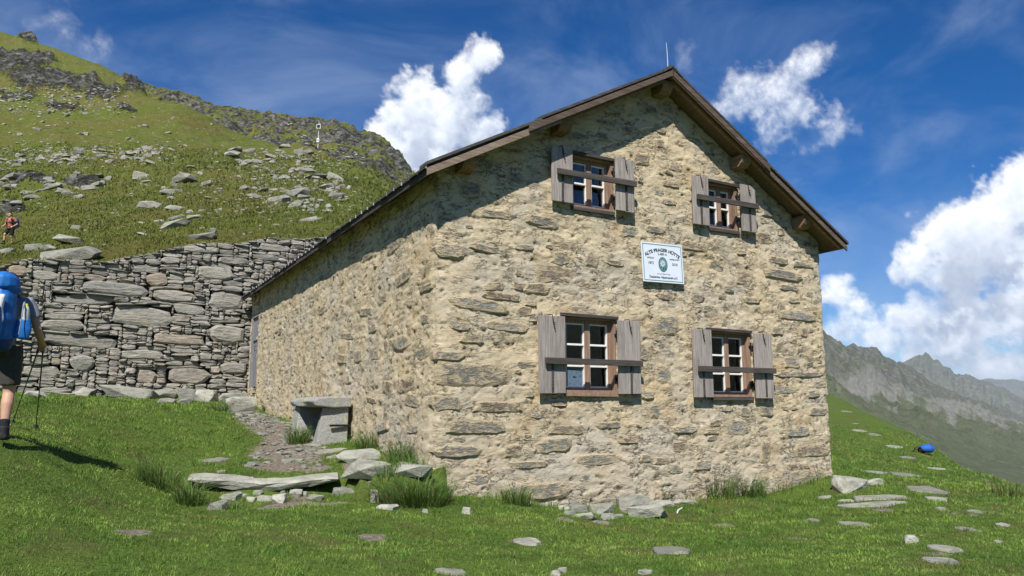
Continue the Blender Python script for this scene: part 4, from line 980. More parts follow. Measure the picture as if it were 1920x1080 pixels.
for a in range(59):
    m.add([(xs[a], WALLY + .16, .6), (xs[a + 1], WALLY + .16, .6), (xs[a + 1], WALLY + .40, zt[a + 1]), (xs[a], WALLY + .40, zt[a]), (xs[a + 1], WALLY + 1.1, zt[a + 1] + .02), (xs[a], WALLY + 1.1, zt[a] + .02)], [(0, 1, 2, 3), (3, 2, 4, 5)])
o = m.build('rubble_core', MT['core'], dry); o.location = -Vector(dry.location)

# ------------------------------------------------------------------ loose rocks
def hull_mesh(seed, flat, n=15):
    r_ = random.Random(seed); bm = bmesh.new()
    for cx in (-.5, .5):
        for cy in (-.5, .5):
            for cz in (-.5, .5):
                kx, ky = r_.uniform(.55, 1.05), r_.uniform(.5, 1.05)
                if cz > 0: kx *= r_.uniform(.6, 1.0); ky *= r_.uniform(.6, 1.0)
                bm.verts.new((cx * kx, cy * ky, cz * r_.uniform(.6, 1.1) * flat))
    for i in range(n - 8):
        t = r_.uniform(0, 6.283); bm.verts.new((math.cos(t) * r_.uniform(.45, .62), math.sin(t) * r_.uniform(.45, .62), r_.uniform(-.3, .35) * flat))
    g_ = bmesh.ops.convex_hull(bm, input=bm.verts); bmesh.ops.delete(bm, geom=[e for e in g_['geom_interior'] if isinstance(e, bmesh.types.BMVert)], context='VERTS')
    bmesh.ops.bevel(bm, geom=list(bm.edges), offset=.018, segments=1, affect='EDGES', clamp_overlap=True)
    me = bpy.data.meshes.new('rock'); bm.to_mesh(me); bm.free(); me.materials.append(MT['rock']); return me
HULL = [hull_mesh(100 + i, 1.0, 11 + i % 6) for i in range(18)]
LUMPS = [h_.copy() for h_ in HULL]
for h_ in LUMPS: h_.materials.clear(); h_.materials.append(MT['lump'])
rg_ = random.Random(3)
def rock(name, loc, sx, sy, sz, label, cat='rock', group=None, mesh=None, rz=None, tilt=.15, mat=None):
    me = mesh or rg_.choice(HULL)
    if mat: me = me.copy(); me.materials.clear(); me.materials.append(mat)
    o = link(name, me); o.location = loc; o.scale = (sx, sy, sz); o.rotation_euler = (rg_.uniform(-tilt, tilt), rg_.uniform(-tilt, tilt), (HEAD - R(90) + rg_.uniform(-.5, .5)) if rz is None else rz)
    return tag(o, label, cat, group)
def hill_rock_at(px, py, w_, h_, label, group, tilt=.32):
    p = HP(px, py + h_ * .3); D = (p - CAM) @ HV; k = D / 1467
    sz = max(h_ * k * rg_.uniform(.75, 1.15), .1)
    return rock('rock', (p[0], p[1], p[2] + sz * .12), w_ * k * rg_.uniform(1.0, 1.3), w_ * k * rg_.uniform(.6, 1.0), sz, label, 'rock', group, tilt=tilt)
for px, py, w_, h_, lb in [(344,334,42,20,'tall pointed pale boulder in the middle of the hillside'),(282,385,46,16,'long dark-faced slab of rock low on the hillside'),(327,421,58,14,'pale flat slab just above the middle of the stone wall'),
      (379,441,50,17,'angular grey slab touching the top of the stone wall'),(134,451,66,12,'long flat pale slab lying above the left of the wall'),(136,474,80,28,'broad rounded boulder set into the top of the wall'),
      (70,463,38,18,'grey rounded boulder at the left wall top'),(97,464,26,13,'small dark boulder between two larger ones on the wall top'),(6,470,30,22,'grey boulder at the feet of the far hiker')]:
    o = hill_rock_at(px, py, w_, h_, lb, None)
rlist = [(389,344,28,10),(317,358,32,13),(331,389,32,11),(521,371,44,20),(556,381,28,18),(560,361,38,22),(457,352,20,10),(478,366,28,8),(579,410,36,12),(626,330,34,16),(618,350,34,9),(630,366,28,16),(268,328,32,15),(332,406,24,8),(167,350,28,13),(202,334,16,10),
         (21,329,28,13),(470,303,34,11),(440,280,24,9),(432,288,30,9),(560,282,18,14),(535,274,22,8),(575,286,22,8),(400,431,10,14),(365,405,30,10),(144,426,18,8),(120,356,30,8),(100,350,26,9),(180,344,22,10),(60,370,26,8),(30,380,22,8),(185,330,22,7)]
for i in range(95): cxy = rg_.choice(((445,288),(470,300),(500,308),(540,290),(575,300),(520,330),(545,350),(560,368),(600,330),(632,335),(625,355),(650,372),(590,382),(480,345),(560,320))); rlist.append((cxy[0] + rg_.gauss(0, 17), cxy[1] + rg_.gauss(0, 7), min(8 + rg_.expovariate(.13), 38), rg_.uniform(4, 10)))
for i in range(26): rlist.append((rg_.uniform(250, 480), rg_.uniform(300, 440), rg_.uniform(8, 18), rg_.uniform(4, 8)))
for i in range(60): x = rg_.uniform(-20, 300); rlist.append((x, 302 - .06 * x + rg_.gauss(0, 7), rg_.uniform(8, 22), rg_.uniform(4, 10)))
for i in range(34): rlist.append((rg_.uniform(-20, 330), rg_.uniform(175, 275), rg_.uniform(6, 14), rg_.uniform(3, 7)))
for i in range(24): rlist.append((rg_.uniform(0, 200), rg_.gauss(352, 14), rg_.uniform(9, 24), rg_.uniform(4, 9)))
for px, py, w_, h_ in rlist:
    if 735 - py * .0 < px or px > 680: continue
    zl = ('loose pale rock in the dense rock field below the weather mast' if px > 480 and py < 330 else 'loose pale rock low in the rock field right above the hut roof' if px > 480 else
          'scattered pale rock in the mid hillside grass above the wall' if px > 240 else ('small rock high on the upper left slope below the crags' if py < 276 else 'pale rock in the broken band across the left slope') if py < 322 else 'rock of the dark outcrops on the lower left slope')
    hill_rock_at(px, py, w_, h_, zl, 'loose rocks on the hillside: ' + zl.split(' in ')[-1])
# small debris too fine to count
dv, df, off = [], [], 0
base = np.array([v.co[:] for v in HULL[2].vertices]); bf = [list(p.vertices) for p in HULL[2].polygons]; bt = np.array([(f[0], f[i], f[i + 1]) for f in bf for i in range(1, len(f) - 1)])
for i in range(1500):
    z_ = rg_.random()
    if z_ < .4: px, py = rg_.gauss(560, 80), rg_.uniform(278, 400)
    elif z_ < .62: px, py = rg_.uniform(-40, 330), rg_.gauss(290, 12)
    elif z_ < .82: px, py = rg_.uniform(-40, 240), rg_.uniform(165, 215)
    else: px, py = rg_.uniform(-40, 640), rg_.uniform(230, 440)
    if px > 690: continue
    p = HP(px, py); D = (p - CAM) @ HV; s_ = rg_.uniform(2, 6.5) * D / 1467; a = rg_.uniform(0, 6.28); c_, s2 = math.cos(a), math.sin(a)
    V = base * np.array([s_ * 1.5, s_, s_ * .55]); V = np.stack([V[:, 0] * c_ - V[:, 1] * s2, V[:, 0] * s2 + V[:, 1] * c_, V[:, 2]], -1) + p
    dv.append(V); df.append(bt + off); off += len(V)
o = link('scree', mesh_np('scree', np.concatenate(dv), np.concatenate(df), False), MT['rock']); tag(o, 'fine pale rock debris strewn over the hillside', 'scree', kind='stuff')

def slab(name, outline, zt, th_, label, cat='stone', group=None, mat=None, jit=.012, wob=.012):
    """a flat stone from its outline on the ground (world xy), top at zt(x, y)"""
    ol = np.array(outline, float); c = ol.mean(0); n = len(ol); m = MB(); r_ = random.Random(hash(label) % 999 + n)
    def ring(k, dz): return [(c[0] + (p[0] - c[0]) * k, c[1] + (p[1] - c[1]) * k, zt(p[0], p[1]) + dz + r_.uniform(-wob, wob) * .5) for p in ol]
    r0, r1, r2, r3 = ring(.97, -th_), ring(1.0, -th_ * .25), ring(.955, 0), ring(.55, .006)
    V = r0 + r1 + r2 + r3 + [(c[0], c[1], zt(c[0], c[1]) + .006)]; Fs = []
    for k in range(3): Fs += [(k * n + i, k * n + (i + 1) % n, (k + 1) * n + (i + 1) % n, (k + 1) * n + i) for i in range(n)]
    Fs += [(3 * n + i, 3 * n + (i + 1) % n, 4 * n) for i in range(n)] + [tuple(range(n))[::-1]]
    zc = zt(c[0], c[1]); m.add([(x - c[0], y - c[1], z - zc) for x, y, z in V], Fs)
    o = m.build(name, mat or MT['flag'], None, (c[0], c[1], zc)); SLABS.append(ol); return tag(o, label, cat, group)
SLABS = []
def flag(px, py, w_, h_, label, group=None, up=.012, th_=.07, mat=None, n=9):
    p = G(px, py); a, b = G(px - w_ / 2, py), G(px + w_ / 2, py); f_, nr = G(px, py - h_ / 2), G(px, py + h_ / 2)
    D = (p - CAM) @ HV; hw = w_ / 1467 * D / 2; dp = min(max(abs((f_ - nr) @ HV) / 2, hw * .35), hw * 1.1)
    r_ = random.Random(int(px * 7 + py)); ol = []
    for i in range(n):
        t = 2 * math.pi * i / n + r_.uniform(-.28, .28); pw = .8; k = r_.uniform(.72, 1.12); cx, sx = math.cos(t), math.sin(t)
        ol.append(p[:2] + RV[:2] * (math.copysign(abs(cx) ** pw, cx) * hw * k) + HV[:2] * (math.copysign(abs(sx) ** pw, sx) * dp * k))
    z0 = gz(p[0], p[1]); gx, gy = (gz(p[0] + .2, p[1]) - gz(p[0] - .2, p[1])) / .4, (gz(p[0], p[1] + .2) - gz(p[0], p[1] - .2)) / .4
    gx *= .5; gy *= .5
    return slab('flagstone', ol, lambda x, y: z0 + up + gx * (x - p[0]) + gy * (y - p[1]), th_, label, 'stone', group, mat)
FG = 'flat stepping stones sunk in the lawn right of the hut'; FL = 'flat grey stepping stone sunk in the grass right of the hut'
for i, (px, py, w_, h_, lb) in enumerate([(1690,890,66,12,None),(1640,886,44,8,None),(1734,918,70,15,'wide rectangular stepping stone in the middle of the right lawn'),(1654,933,112,13,None),(1640,946,130,9,'longest flat stepping stone right of the hut corner'),
      (1753,936,44,9,None),(1606,984,56,10,'lone oval stone in the grass below the hut corner'),(1524,977,24,6,None),(1770,1030,58,18,'upper of two pale slabs near the bottom right'),(1760,1052,60,26,'lower of two pale slabs near the bottom right'),(1812,993,44,9,None),
      (1765,955,22,8,None),(1755,879,40,6,None),(1676,838,40,5,None),(1611,808,26,7,None),(1639,815,24,8,None),(1600,793,20,8,None),(1587,772,20,12,None),(1548,933,36,7,None),(1587,939,34,8,None),(1871,1017,14,9,None),(1700,858,30,5,None),(1830,960,26,6,None),(1880,985,24,6,None)]):
    zf = 'flat stepping stone on the far right lawn before the blue backpack' if py < 862 else 'flat grey stepping stone in the middle row of the right lawn' if py < 950 else 'small flat stone in the near right lawn'
    flag(px, py, w_, h_, lb or zf, None if lb else FG + ': ' + zf)
for px, py, w_, h_, lb in [(985,1018,54,14,'pale flat stone in a bare patch of the front lawn'),(1252,1034,78,12,'long thin stone half buried in the front lawn'),(1209,1074,34,16,'grey stone cut by the bottom edge of the picture'),(845,1074,62,12,'pale flat stone at the bottom edge left of centre'),
      (1125,981,36,6,'small sliver of stone below the rubble at the gable'),(405,863,58,8,'flat stone in the grass above the long kerb slab'),(467,874,24,7,'small pale stone behind the long kerb slab'),(480,859,16,5,'tiny stone at the edge of the dirt path'),(416,886,18,6,'small stone lying on the left of the kerb slab'),
      (600,832,62,16,'flat paving stone in front of the stone bench'),(622,846,60,10,'second paving stone below the stone bench'),(623,858,26,10,'small stone beside the path below the bench')]:
    flag(px, py, w_, h_, lb, up=.018)
def lump(px, py, w_, h_, label, tone=None, sink=.25, group=None, mat=None, deep=.8, tilt=.15, cat='rock'):
    p = G(px, py + h_ / 2); D = (p - CAM) @ HV; k = D / 1467; w2 = w_ * k; h2 = h_ * k * 1.25
    z0 = gz(p[0], p[1]); c = p + HV * w2 * .2
    return rock('rock', (c[0], c[1], z0 + h2 * (.5 - sink)), w2 * 1.1, w2 * deep, h2, label, cat, group, tilt=tilt, mesh=rg_.choice(LUMPS))
for a in [(876,957,18,14,'small white stone on the lawn in front of the hut corner'),(797,958,11,9,'tiny white stone left of the small white one'),(1042,1076,16,11,'left of two pebbles at the bottom edge'),(1056,1068,15,11,'right of two pebbles at the bottom edge'),(1711,1010,20,15,'small upright grey stone on the right lawn'),
          (1600,906,64,26,'pale boulder at the right foot of the gable'),(1640,903,30,10,'small stone beside the pale boulder at the gable foot')]: lump(*a)
for a in [(1086,953,38,16),(1131,953,47,19),(1096,968,38,11),(1141,968,24,11),(1057,951,22,9),(1102,943,46,9),(1070,962,22,8),(1160,968,20,8)]:
    lump(*a, 'broken white stone in the rubble heap at the gable foot', group='rubble at the gable foot')
for px, py, w_, h_, lb in [(1215,960,80,20,'largest flat white stone of the rubble at the gable foot'),(1180,941,60,26,'brownish sloping slab leaning on the gable above the rubble'),(1238,945,54,10,'grey flat stone against the gable right of the rubble'),(1286,942,38,6,'thin stone at the gable foot between grass tufts')]: lump(px, py, w_, h_, lb)
for px, py, w_, h_, lb in [(676,852,76,20,'grey angular slab lying between bench and hut corner'),(688,890,92,26,'rough brown-grey slab at the edge of the terrace'),(768,884,78,20,'pale slab beside the hut corner above a grass tuft'),(646,911,42,17,'white quartz stone below the terrace slabs'),
      (700,930,20,26,'narrow upright stone below the terrace slab'),(726,950,38,12,'flat stone at the foot of the terrace'),(429,930,40,15,'flat stone under the left of the kerb slab'),(405,946,36,20,'rough stone at the left end under the kerb slab'),(554,923,24,14,'square stone propping the kerb slab'),(590,932,32,10,'flat stone right below the kerb slab')]:
    lump(px, py, w_, h_, lb, sink=.3, deep=.7)
for px, py, w_, h_ in [(471,935,20,9),(496,934,30,11),(524,934,30,16),(483,923,15,9),(530,922,14,8),(452,930,18,9),(570,925,14,8)]:
    lump(px, py, w_, h_, 'small stone wedged under the long kerb slab', group='stones under the kerb slab')

# long kerb slab that edges the terrace
def kerb():
    top = [(350,886),(380,889),(420,888),(455,890),(490,896),(520,897),(550,893),(580,889),(610,885),(632,888)]; bot = [(632,899),(605,902),(575,910),(545,915),(515,918),(480,919),(450,916),(420,911),(390,907),(362,899)]
    P = []
    def on(px, py, z): v = ray(px, py); return CAM + v * ((z - CAM[2]) / v[2])
    px_ = [352, 375, 405, 435, 465, 495, 525, 555, 585, 612, 634]; ty_ = [893, 893, 893, 895, 898, 900, 899, 897, 894, 891, 891]; by_ = [899, 907, 911, 914, 916, 917, 915, 912, 908, 903, 898]
    A_, B_ = on(352, 896, .25), on(634, 892, .26); front = []; n = len(px_); m = MB(); V = []
    for i in range(n):
        u_ = (px_[i] - px_[0]) / (px_[-1] - px_[0]); f_ = A_ * (1 - u_) + B_ * u_; Df = (f_ - CAM) @ HV
        zt_ = CAM[2] - (ty_[i] - 765) * Df / 1467; thk = max((by_[i] - ty_[i]) * Df / 1467, .04); dep = .30 + .05 * math.sin(i * 1.3); d = np.array([.25, .97, 0]); front.append(f_)
        for k, (dy, dz) in enumerate([(.05, -thk), (.015, -thk * .6), (.0, -.025), (.03, 0), (dep * .5, .02), (dep, .03), (dep, -thk)]):
            V.append((f_[0] + d[0] * dy, f_[1] + d[1] * dy + .014 * math.sin(i * 4 + k), zt_ + dz + .006 * math.sin(i * 3.7 + k * 2)))
    k = 7; Fs = [(i * k + j, i * k + (j + 1) % k, (i + 1) * k + (j + 1) % k, (i + 1) * k + j) for i in range(n - 1) for j in range(k)] + [tuple(range(k))[::-1], tuple((n - 1) * k + j for j in range(k))]
    m.add(V, Fs); o = m.build('kerb_slab', MT['lump']); SLABS.append(np.array([(v[0], v[1]) for v in (V[3::7] + V[5::7][::-1])]))
    tag(o, 'long curved grey stone slab edging the grassy terrace', 'stone slab')
kerb()

# stone bench against the long wall
bench = empty('stone_bench', (-.4, 4.2, .6)); tag(bench, 'rough granite bench of one slab on upright blocks by the hut wall', 'bench')
def bpart(name, V, Fs, label=None, mat='bench'):
    m = MB().add([(x + .4, y - 4.2, z - .6) for x, y, z in V], Fs); o = m.build(name, MT[mat], bench, bevel=.02 if mat == 'bench' else 0)
    if label: o['label'] = label
    return o
BX = [(0, 1, 2, 3), (7, 6, 5, 4), (0, 4, 5, 1), (1, 5, 6, 2), (2, 6, 7, 3), (3, 7, 4, 0)]
def hexa(b, t): return [(x, y, z) for x, y, z in b] + [(x, y, z) for x, y, z in t]
m = MB(); nn = 9; V = []
for i in range(nn):
    y = 3.33 + (5.0 - 3.33) * i / (nn - 1); j = lambda s_: .022 * math.sin(i * .9 + s_ * 1.7)
    V += [(-.66 + j(0), y, 1.13 + .4 * j(1)), (-.68 + j(2), y, 1.22 + .3 * j(2)), (-.60 + j(0), y, 1.275 + .5 * j(3)), (-.3, y, 1.285 + .5 * j(4)), (-.06, y, 1.27 + .3 * j(5)), (-.06, y, 1.12 + .4 * j(6)), (-.36, y, 1.11 + .4 * j(7))]
Fs = [(i * 7 + k, i * 7 + (k + 1) % 7, (i + 1) * 7 + (k + 1) % 7, (i + 1) * 7 + k) for i in range(nn - 1) for k in range(7)] + [tuple(range(7))[::-1], tuple((nn - 1) * 7 + k for k in range(7))]
bpart('slab', V, Fs)
bpart('support', hexa([(-.60, 3.42, .50), (-.09, 3.38, .50), (-.09, 3.74, .50), (-.58, 3.78, .50)], [(-.50, 3.46, 1.115), (-.08, 3.40, 1.125), (-.08, 3.72, 1.115), (-.42, 3.74, 1.115)]), BX, 'block with yellow lichen under the near end')
bpart('support', hexa([(-.70, 4.50, .50), (-.12, 4.46, .50), (-.10, 4.85, .50), (-.68, 4.98, .50)], [(-.58, 4.66, 1.13), (-.12, 4.6, 1.13), (-.12, 4.85, 1.13), (-.6, 4.95, 1.13)]), BX)
bpart('iron_bar', hexa([(-.40, 3.335, .80), (-.07, 3.335, .80), (-.07, 3.37, .80), (-.40, 3.37, .80)], [(-.40, 3.335, .835), (-.07, 3.335, .835), (-.07, 3.37, .835), (-.40, 3.37, .835)]), BX, mat='iron')

# stone steps and ledge at the foot of the retaining wall
rs_ = random.Random(8)
for px, py, w_, h_ in [(237,735,96,22),(150,733,60,18),(95,728,60,14),(300,738,50,16),(340,738,46,20),(385,742,52,22),(430,745,50,18),(455,735,50,16),(350,722,30,12),(400,727,44,16),(452,752,54,14),(450,765,50,14),(180,716,30,18),(170,712,44,22),(215,712,26,26),(60,738,44,10),(310,752,34,8),(345,752,30,8)]:
    zl = 'flat grey step stone stacked below the hut door' if px > 425 else 'flat grey ledge stone at the wall foot left of the door steps' if px > 270 else 'pale ledge stone at the wall foot behind the near hiker'
    lump(px, py, w_, h_, 'broadest pale ledge stone at the foot of the retaining wall' if w_ == 96 else zl, group=None if w_ == 96 else 'ledge stones: ' + zl, sink=.2, deep=.6, mat=None)

# pebbles on the trodden path
dv, df, off = [], [], 0
px_ = np.array([rg_.gauss(-.85, .5) for i in range(1100)]); py_ = np.array([rg_.uniform(1.2, 12) for i in range(1100)]); pm_ = (px_ < -.05) & (dirt_mask(px_, py_) > .45); pz_ = ground_z(px_, py_)
for x, y, zz_ in zip(px_[pm_], py_[pm_], pz_[pm_]):
    s_ = min(rg_.lognormvariate(-3.3, .6), .16); a = rg_.uniform(0, 6.28); c_, s2 = math.cos(a), math.sin(a)
    V = base * np.array([s_ * 1.7, s_ * 1.2, s_ * .5]); V = np.stack([V[:, 0] * c_ - V[:, 1] * s2, V[:, 0] * s2 + V[:, 1] * c_, V[:, 2]], -1) + np.array([x, y, zz_ + s_ * .12])
    dv.append(V); df.append(bt + off); off += len(V)
o = link('gravel', mesh_np('gravel', np.concatenate(dv), np.concatenate(df), False), MT['rock']); tag(o, 'stones and gravel on the trodden path beside the hut', 'gravel', kind='stuff')
MB().tube([(0, 0, 0), (.16, .05, .03), (.33, .08, .04)], [.012, .014, .009], 6)
sp_ = G(1270, 965); o = MB().tube([(0, 0, .02), (.12, .12, .035), (.26, .2, .05)], [.011, .012, .008], 6).build('stick', MT['towel'], None, (sp_[0], sp_[1], gz(sp_[0], sp_[1]))); tag(o, 'thin pale stick on the grass beside the rubble', 'stick')

# ------------------------------------------------------------------ grass
def in_poly(x, y, P):
    ins = np.zeros(len(x), bool); j = len(P) - 1
    for i in range(len(P)):
        xi, yi, xj, yj = P[i][0], P[i][1], P[j][0], P[j][1]
        c = ((yi > y) != (yj > y)) & (x < (xj - xi) * (y - yi) / (yj - yi + 1e-12) + xi); ins ^= c; j = i
    return ins
def blades(x, y, z, hgt, wid, col, rng, lean=.5, bend=.5, az=None):
    """one curved blade a point: 5 vertices, 3 triangles"""
    n = len(x); a = rng.uniform(0, 2 * math.pi, n) if az is None else az; f = rng.uniform(0, 2 * math.pi, n)
    ln = rng.uniform(.1, 1, n) * lean; dx, dy = np.cos(a), np.sin(a); px, py = np.cos(f) * wid / 2, np.sin(f) * wid / 2
    V = np.empty((n, 5, 3)); mx = ln * hgt * .35; tx = ln * hgt * (.35 + .65 * (1 + bend)); mz = hgt * .58; tz = hgt * (1 - .35 * ln * bend)
    V[:, 0] = np.stack([x - px, y - py, z], -1); V[:, 1] = np.stack([x + px, y + py, z], -1)
    V[:, 2] = np.stack([x + dx * mx - px * .8, y + dy * mx - py * .8, z + mz], -1); V[:, 3] = np.stack([x + dx * mx + px * .8, y + dy * mx + py * .8, z + mz], -1)
    V[:, 4] = np.stack([x + dx * tx, y + dy * tx, z + tz], -1)
    b_ = (np.arange(n) * 5)[:, None]; Fs = np.concatenate([b_ + np.array([0, 1, 3]), b_ + np.array([0, 3, 2]), b_ + np.array([2, 3, 4])])
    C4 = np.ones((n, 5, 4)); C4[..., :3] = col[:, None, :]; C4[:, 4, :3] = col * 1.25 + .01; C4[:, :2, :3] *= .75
    return V.reshape(-1, 3), Fs, C4.reshape(-1, 4)
def grass_col(x, y, rng, sc=1.0):
    n = len(x); a = fbm(xyz(x * .8 * sc, y * .8 * sc), 3, seed=91) * .5 + .5; b_ = fbm(xyz(x * 3.1 * sc, y * 3.1 * sc), 2, seed=95) * .5 + .5
    t = np.clip((a - .5) * 1.3 + (b_ - .5) * 1.1 + .44 + rng.normal(0, .17, n), 0, 1)[:, None]
    c = np.array([.062, .150, .020]) * (1 - t) + np.array([.235, .345, .058]) * t
    dry_ = (rng.random(n) < .06 + .22 * np.clip(a - .5, 0, 1)).astype(float)[:, None] * rng.uniform(.3, 1, n)[:, None]
    c = c * (1 - dry_) + np.array([.30, .25, .11]) * dry_
    return c * rng.uniform(.7, 1.25, n)[:, None]
def lawn():
    rng = np.random.default_rng(33); N = 430000
    u = rng.uniform(-.80, .80, N); D = np.exp(rng.uniform(math.log(4.3), math.log(26), N)); k = rng.random(N) < np.clip((D / 9.0) ** .55, 0, 1); u, D = u[k], D[k]
    x = CAM[0] + HV[0] * D + RV[0] * u * D; y = CAM[1] + HV[1] * D + RV[1] * u * D
    ok = ~((x > -.02) & (x < WD + .02) & (y > 0)) & (y < WALLY - .05)
    ok &= dirt_mask(x, y) + rng.uniform(-.25, .25, len(x)) < .5
    for P in SLABS:
        ok &= ~in_poly(x, y, P.mean(0) + (P - P.mean(0)) * .93)
    x, y, D = x[ok], y[ok], D[ok]
    z = ground_z(x, y) - .004
    cl = fbm(xyz(x * 2.2, y * 2.2), 3, seed=97); cl2 = fbm(xyz(x * 7, y * 7), 2, seed=98)
    hgt = (.016 + .026 * np.clip(cl + .35, 0, 1.3) + .022 * np.clip(cl2 + .1, 0, 1)) * rng.uniform(.5, 1.4, len(x)) * np.clip(D / 9, .9, 1.4)
    nearwall = np.minimum(np.abs(y), 9) ; hgt *= 1 + 3.2 * np.exp(-((y + .04) / .12) ** 2) * ((x > 0) & (x < WD)) * np.clip(fbm(xyz(x * 1.7, y * 0), 3, seed=3) * 2.2 + .35, 0, 1.2) + 2.6 * np.exp(-((x + .04) / .12) ** 2) * (y > 0) * np.clip(fbm(xyz(y * 1.9, y * 0), 3, seed=4) * 2.2 + .3, 0, 1.2)
    wid = rng.uniform(.0028, .0055, len(x)) * np.clip(D / 6.5, .9, 3.2)
    tall = rng.random(len(x)) < .006; hgt = np.where(tall, hgt * 2.6, hgt)
    gc = grass_col(x, y, rng) * (1 + .42 * np.clip(fbm(xyz(x * 3.4, y * 3.4), 3, .6, seed=101) * 1.5, -.9, .9) + .22 * np.clip(cl2, -1, 1))[:, None]
    brn = np.clip(fbm(xyz(x * .9, y * .9), 4, .6, seed=103) * 2.2 - .55, 0, .75)[:, None]; gc = gc * (1 - brn) + np.array([.21, .19, .06]) * brn
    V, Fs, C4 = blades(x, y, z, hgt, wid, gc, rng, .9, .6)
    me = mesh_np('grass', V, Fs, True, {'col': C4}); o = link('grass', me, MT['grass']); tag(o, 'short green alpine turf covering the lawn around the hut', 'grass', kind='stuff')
    print('lawn blades', len(x))
lawn()
def hill_grass():
    rng = np.random.default_rng(34); N = 70000
    u = rng.uniform(-.80, -.10, N); D = np.exp(rng.uniform(math.log(19), math.log(75), N))
    x = CAM[0] + HV[0] * D + RV[0] * u * D; y = CAM[1] + HV[1] * D + RV[1] * u * D; ok = y > WALLY + .4; x, y, D = x[ok], y[ok], D[ok]
    z, rk = hill_z(x, y, True); ok = rk < .4; x, y, z, D = x[ok], y[ok], z[ok], D[ok]
    cl = np.clip(fbm(xyz(x * .7, y * .7), 3, seed=99) + .5, 0, 1.2); hgt = (.07 + .14 * cl) * rng.uniform(.5, 1.3, len(x)) * np.clip(D / 40, .7, 1.4); wid = .0016 * D * rng.uniform(.5, 1, len(x))
    a = fbm(xyz(x * .11, y * .11), 3, seed=92) * .6 + .5; t = np.clip(a + rng.normal(0, .18, len(x)), 0, 1)[:, None]
    col = (np.array([.085, .130, .018]) * (1 - t) + np.array([.205, .205, .048]) * t) * rng.uniform(.65, 1.25, len(x))[:, None]
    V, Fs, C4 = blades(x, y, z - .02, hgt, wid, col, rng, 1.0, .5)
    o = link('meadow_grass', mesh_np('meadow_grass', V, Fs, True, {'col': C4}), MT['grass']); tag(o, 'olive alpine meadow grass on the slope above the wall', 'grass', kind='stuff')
hill_grass()
def tuft(px, py, w_, h_, label, n=420, green=(.085, .16, .032), dry_=.12, droop=.8, seed=0, base=None):
    rng = np.random.default_rng(200 + seed + int(px)); p = G(px, py) if base is None else base; D = (p - CAM) @ HV; k = D / 1467; rad = w_ * k * .42; hh = h_ * k * 1.45
    a = rng.uniform(0, 2 * math.pi, n); r_ = np.sqrt(rng.random(n)) * rad; x = np.cos(a) * r_; y = np.sin(a) * r_
    z = ground_z(x + p[0], y + p[1]) - gz(p[0], p[1]) - .02
    col = np.array(green) * rng.uniform(.55, 1.6, n)[:, None]; dm = (rng.random(n) < dry_)[:, None]; col = np.where(dm, np.array([.28, .23, .10]) * rng.uniform(.6, 1.2, n)[:, None], col)
    V, Fs, C4 = blades(x, y, z, hh * rng.uniform(.25, 1.2, n) * (1 - .35 * r_ / rad), rng.uniform(.004, .008, n) * max(1, D / 10), col, rng, droop, .7, a + rng.normal(0, .6, n))
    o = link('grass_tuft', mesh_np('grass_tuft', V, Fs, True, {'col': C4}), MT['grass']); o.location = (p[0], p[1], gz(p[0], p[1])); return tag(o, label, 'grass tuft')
for i, (px, py, w_, h_, lb, n) in enumerate([(300,915,90,52,'dark green grass tuft left of the kerb slab',700),(355,945,60,42,'grass tuft at the lower left end of the kerb slab',450),(782,942,138,46,'large drooping grass tuft at the hut corner',1900),(722,932,60,40,'smaller grass tuft left of the large drooping one at the corner',420),(755,868,60,44,'grass tuft on the long wall right of the bench',420),
      (695,842,60,34,'low grass clump between bench and hut corner',380),(968,945,62,36,'grass tuft at the gable foot left of the rubble',460),(1232,938,60,36,'round grass tuft at the gable foot right of the rubble',420),(1345,932,80,46,'left and taller half of the double grass tuft under the right window',620),
      (1405,930,66,36,'right half of the double grass tuft under the right window',460),(560,830,50,34,'grass tuft at the far end of the stone bench',360),(537,782,28,22,'small grass tuft at the long wall behind the bench',160),(500,772,18,20,'tiny grass tuft on the wall near the steps',110),(478,755,20,36,'grass tuft under the door of the hut',150),
      (130,716,60,28,'grass tuft on the ledge of the retaining wall',300),(245,722,40,18,'small grass clump on the ledge of the retaining wall',200),(1800,872,70,26,'grass tuft on the ridge behind the blue backpack',300),(430,955,50,18,'short yellowish grass clump below the kerb slab',200),(410,772,50,20,'low grass clump beside the path',220),(1890,930,60,30,'tall dry grass at the right edge of the picture',220)]):
    tuft(px, py, w_, h_, lb, n, dry_=.5 if 'dry' in lb else .12, seed=i, droop=1.15 if 'drooping' in lb else .85)

# ------------------------------------------------------------------ people
def body_mesh(name, parts, mat, voxel=.010, smooth=3):
    """parts: tubes (points, radii) and ellipsoids fused into one continuous surface"""
    m = MB()
    for q_ in parts:
        if q_[0] == 't': m.tube(q_[1], q_[2], 12)
        else: m.ell(q_[1], q_[2], 14, 10)
    me = bpy.data.meshes.new(name); me.from_pydata(m.v, [], m.f); me.update(); ob = bpy.data.objects.new(name, me); COL.objects.link(ob)
    bm = bmesh.new(); bm.from_mesh(me); bmesh.ops.recalc_face_normals(bm, faces=bm.faces); bm.to_mesh(me); bm.free()
    r_ = ob.modifiers.new('r', 'REMESH'); r_.mode = 'VOXEL'; r_.voxel_size = voxel; r_.use_smooth_shade = True
    s_ = ob.modifiers.new('s', 'SMOOTH'); s_.iterations = smooth; s_.factor = .5
    dg = bpy.context.evaluated_depsgraph_get(); dg.update(); out = bpy.data.meshes.new_from_object(ob.evaluated_get(dg)); bpy.data.objects.remove(ob); bpy.data.meshes.remove(me)
    out.materials.clear(); out.materials.append(mat); out.name = name; return out
def V3(*a): return Vector(a)
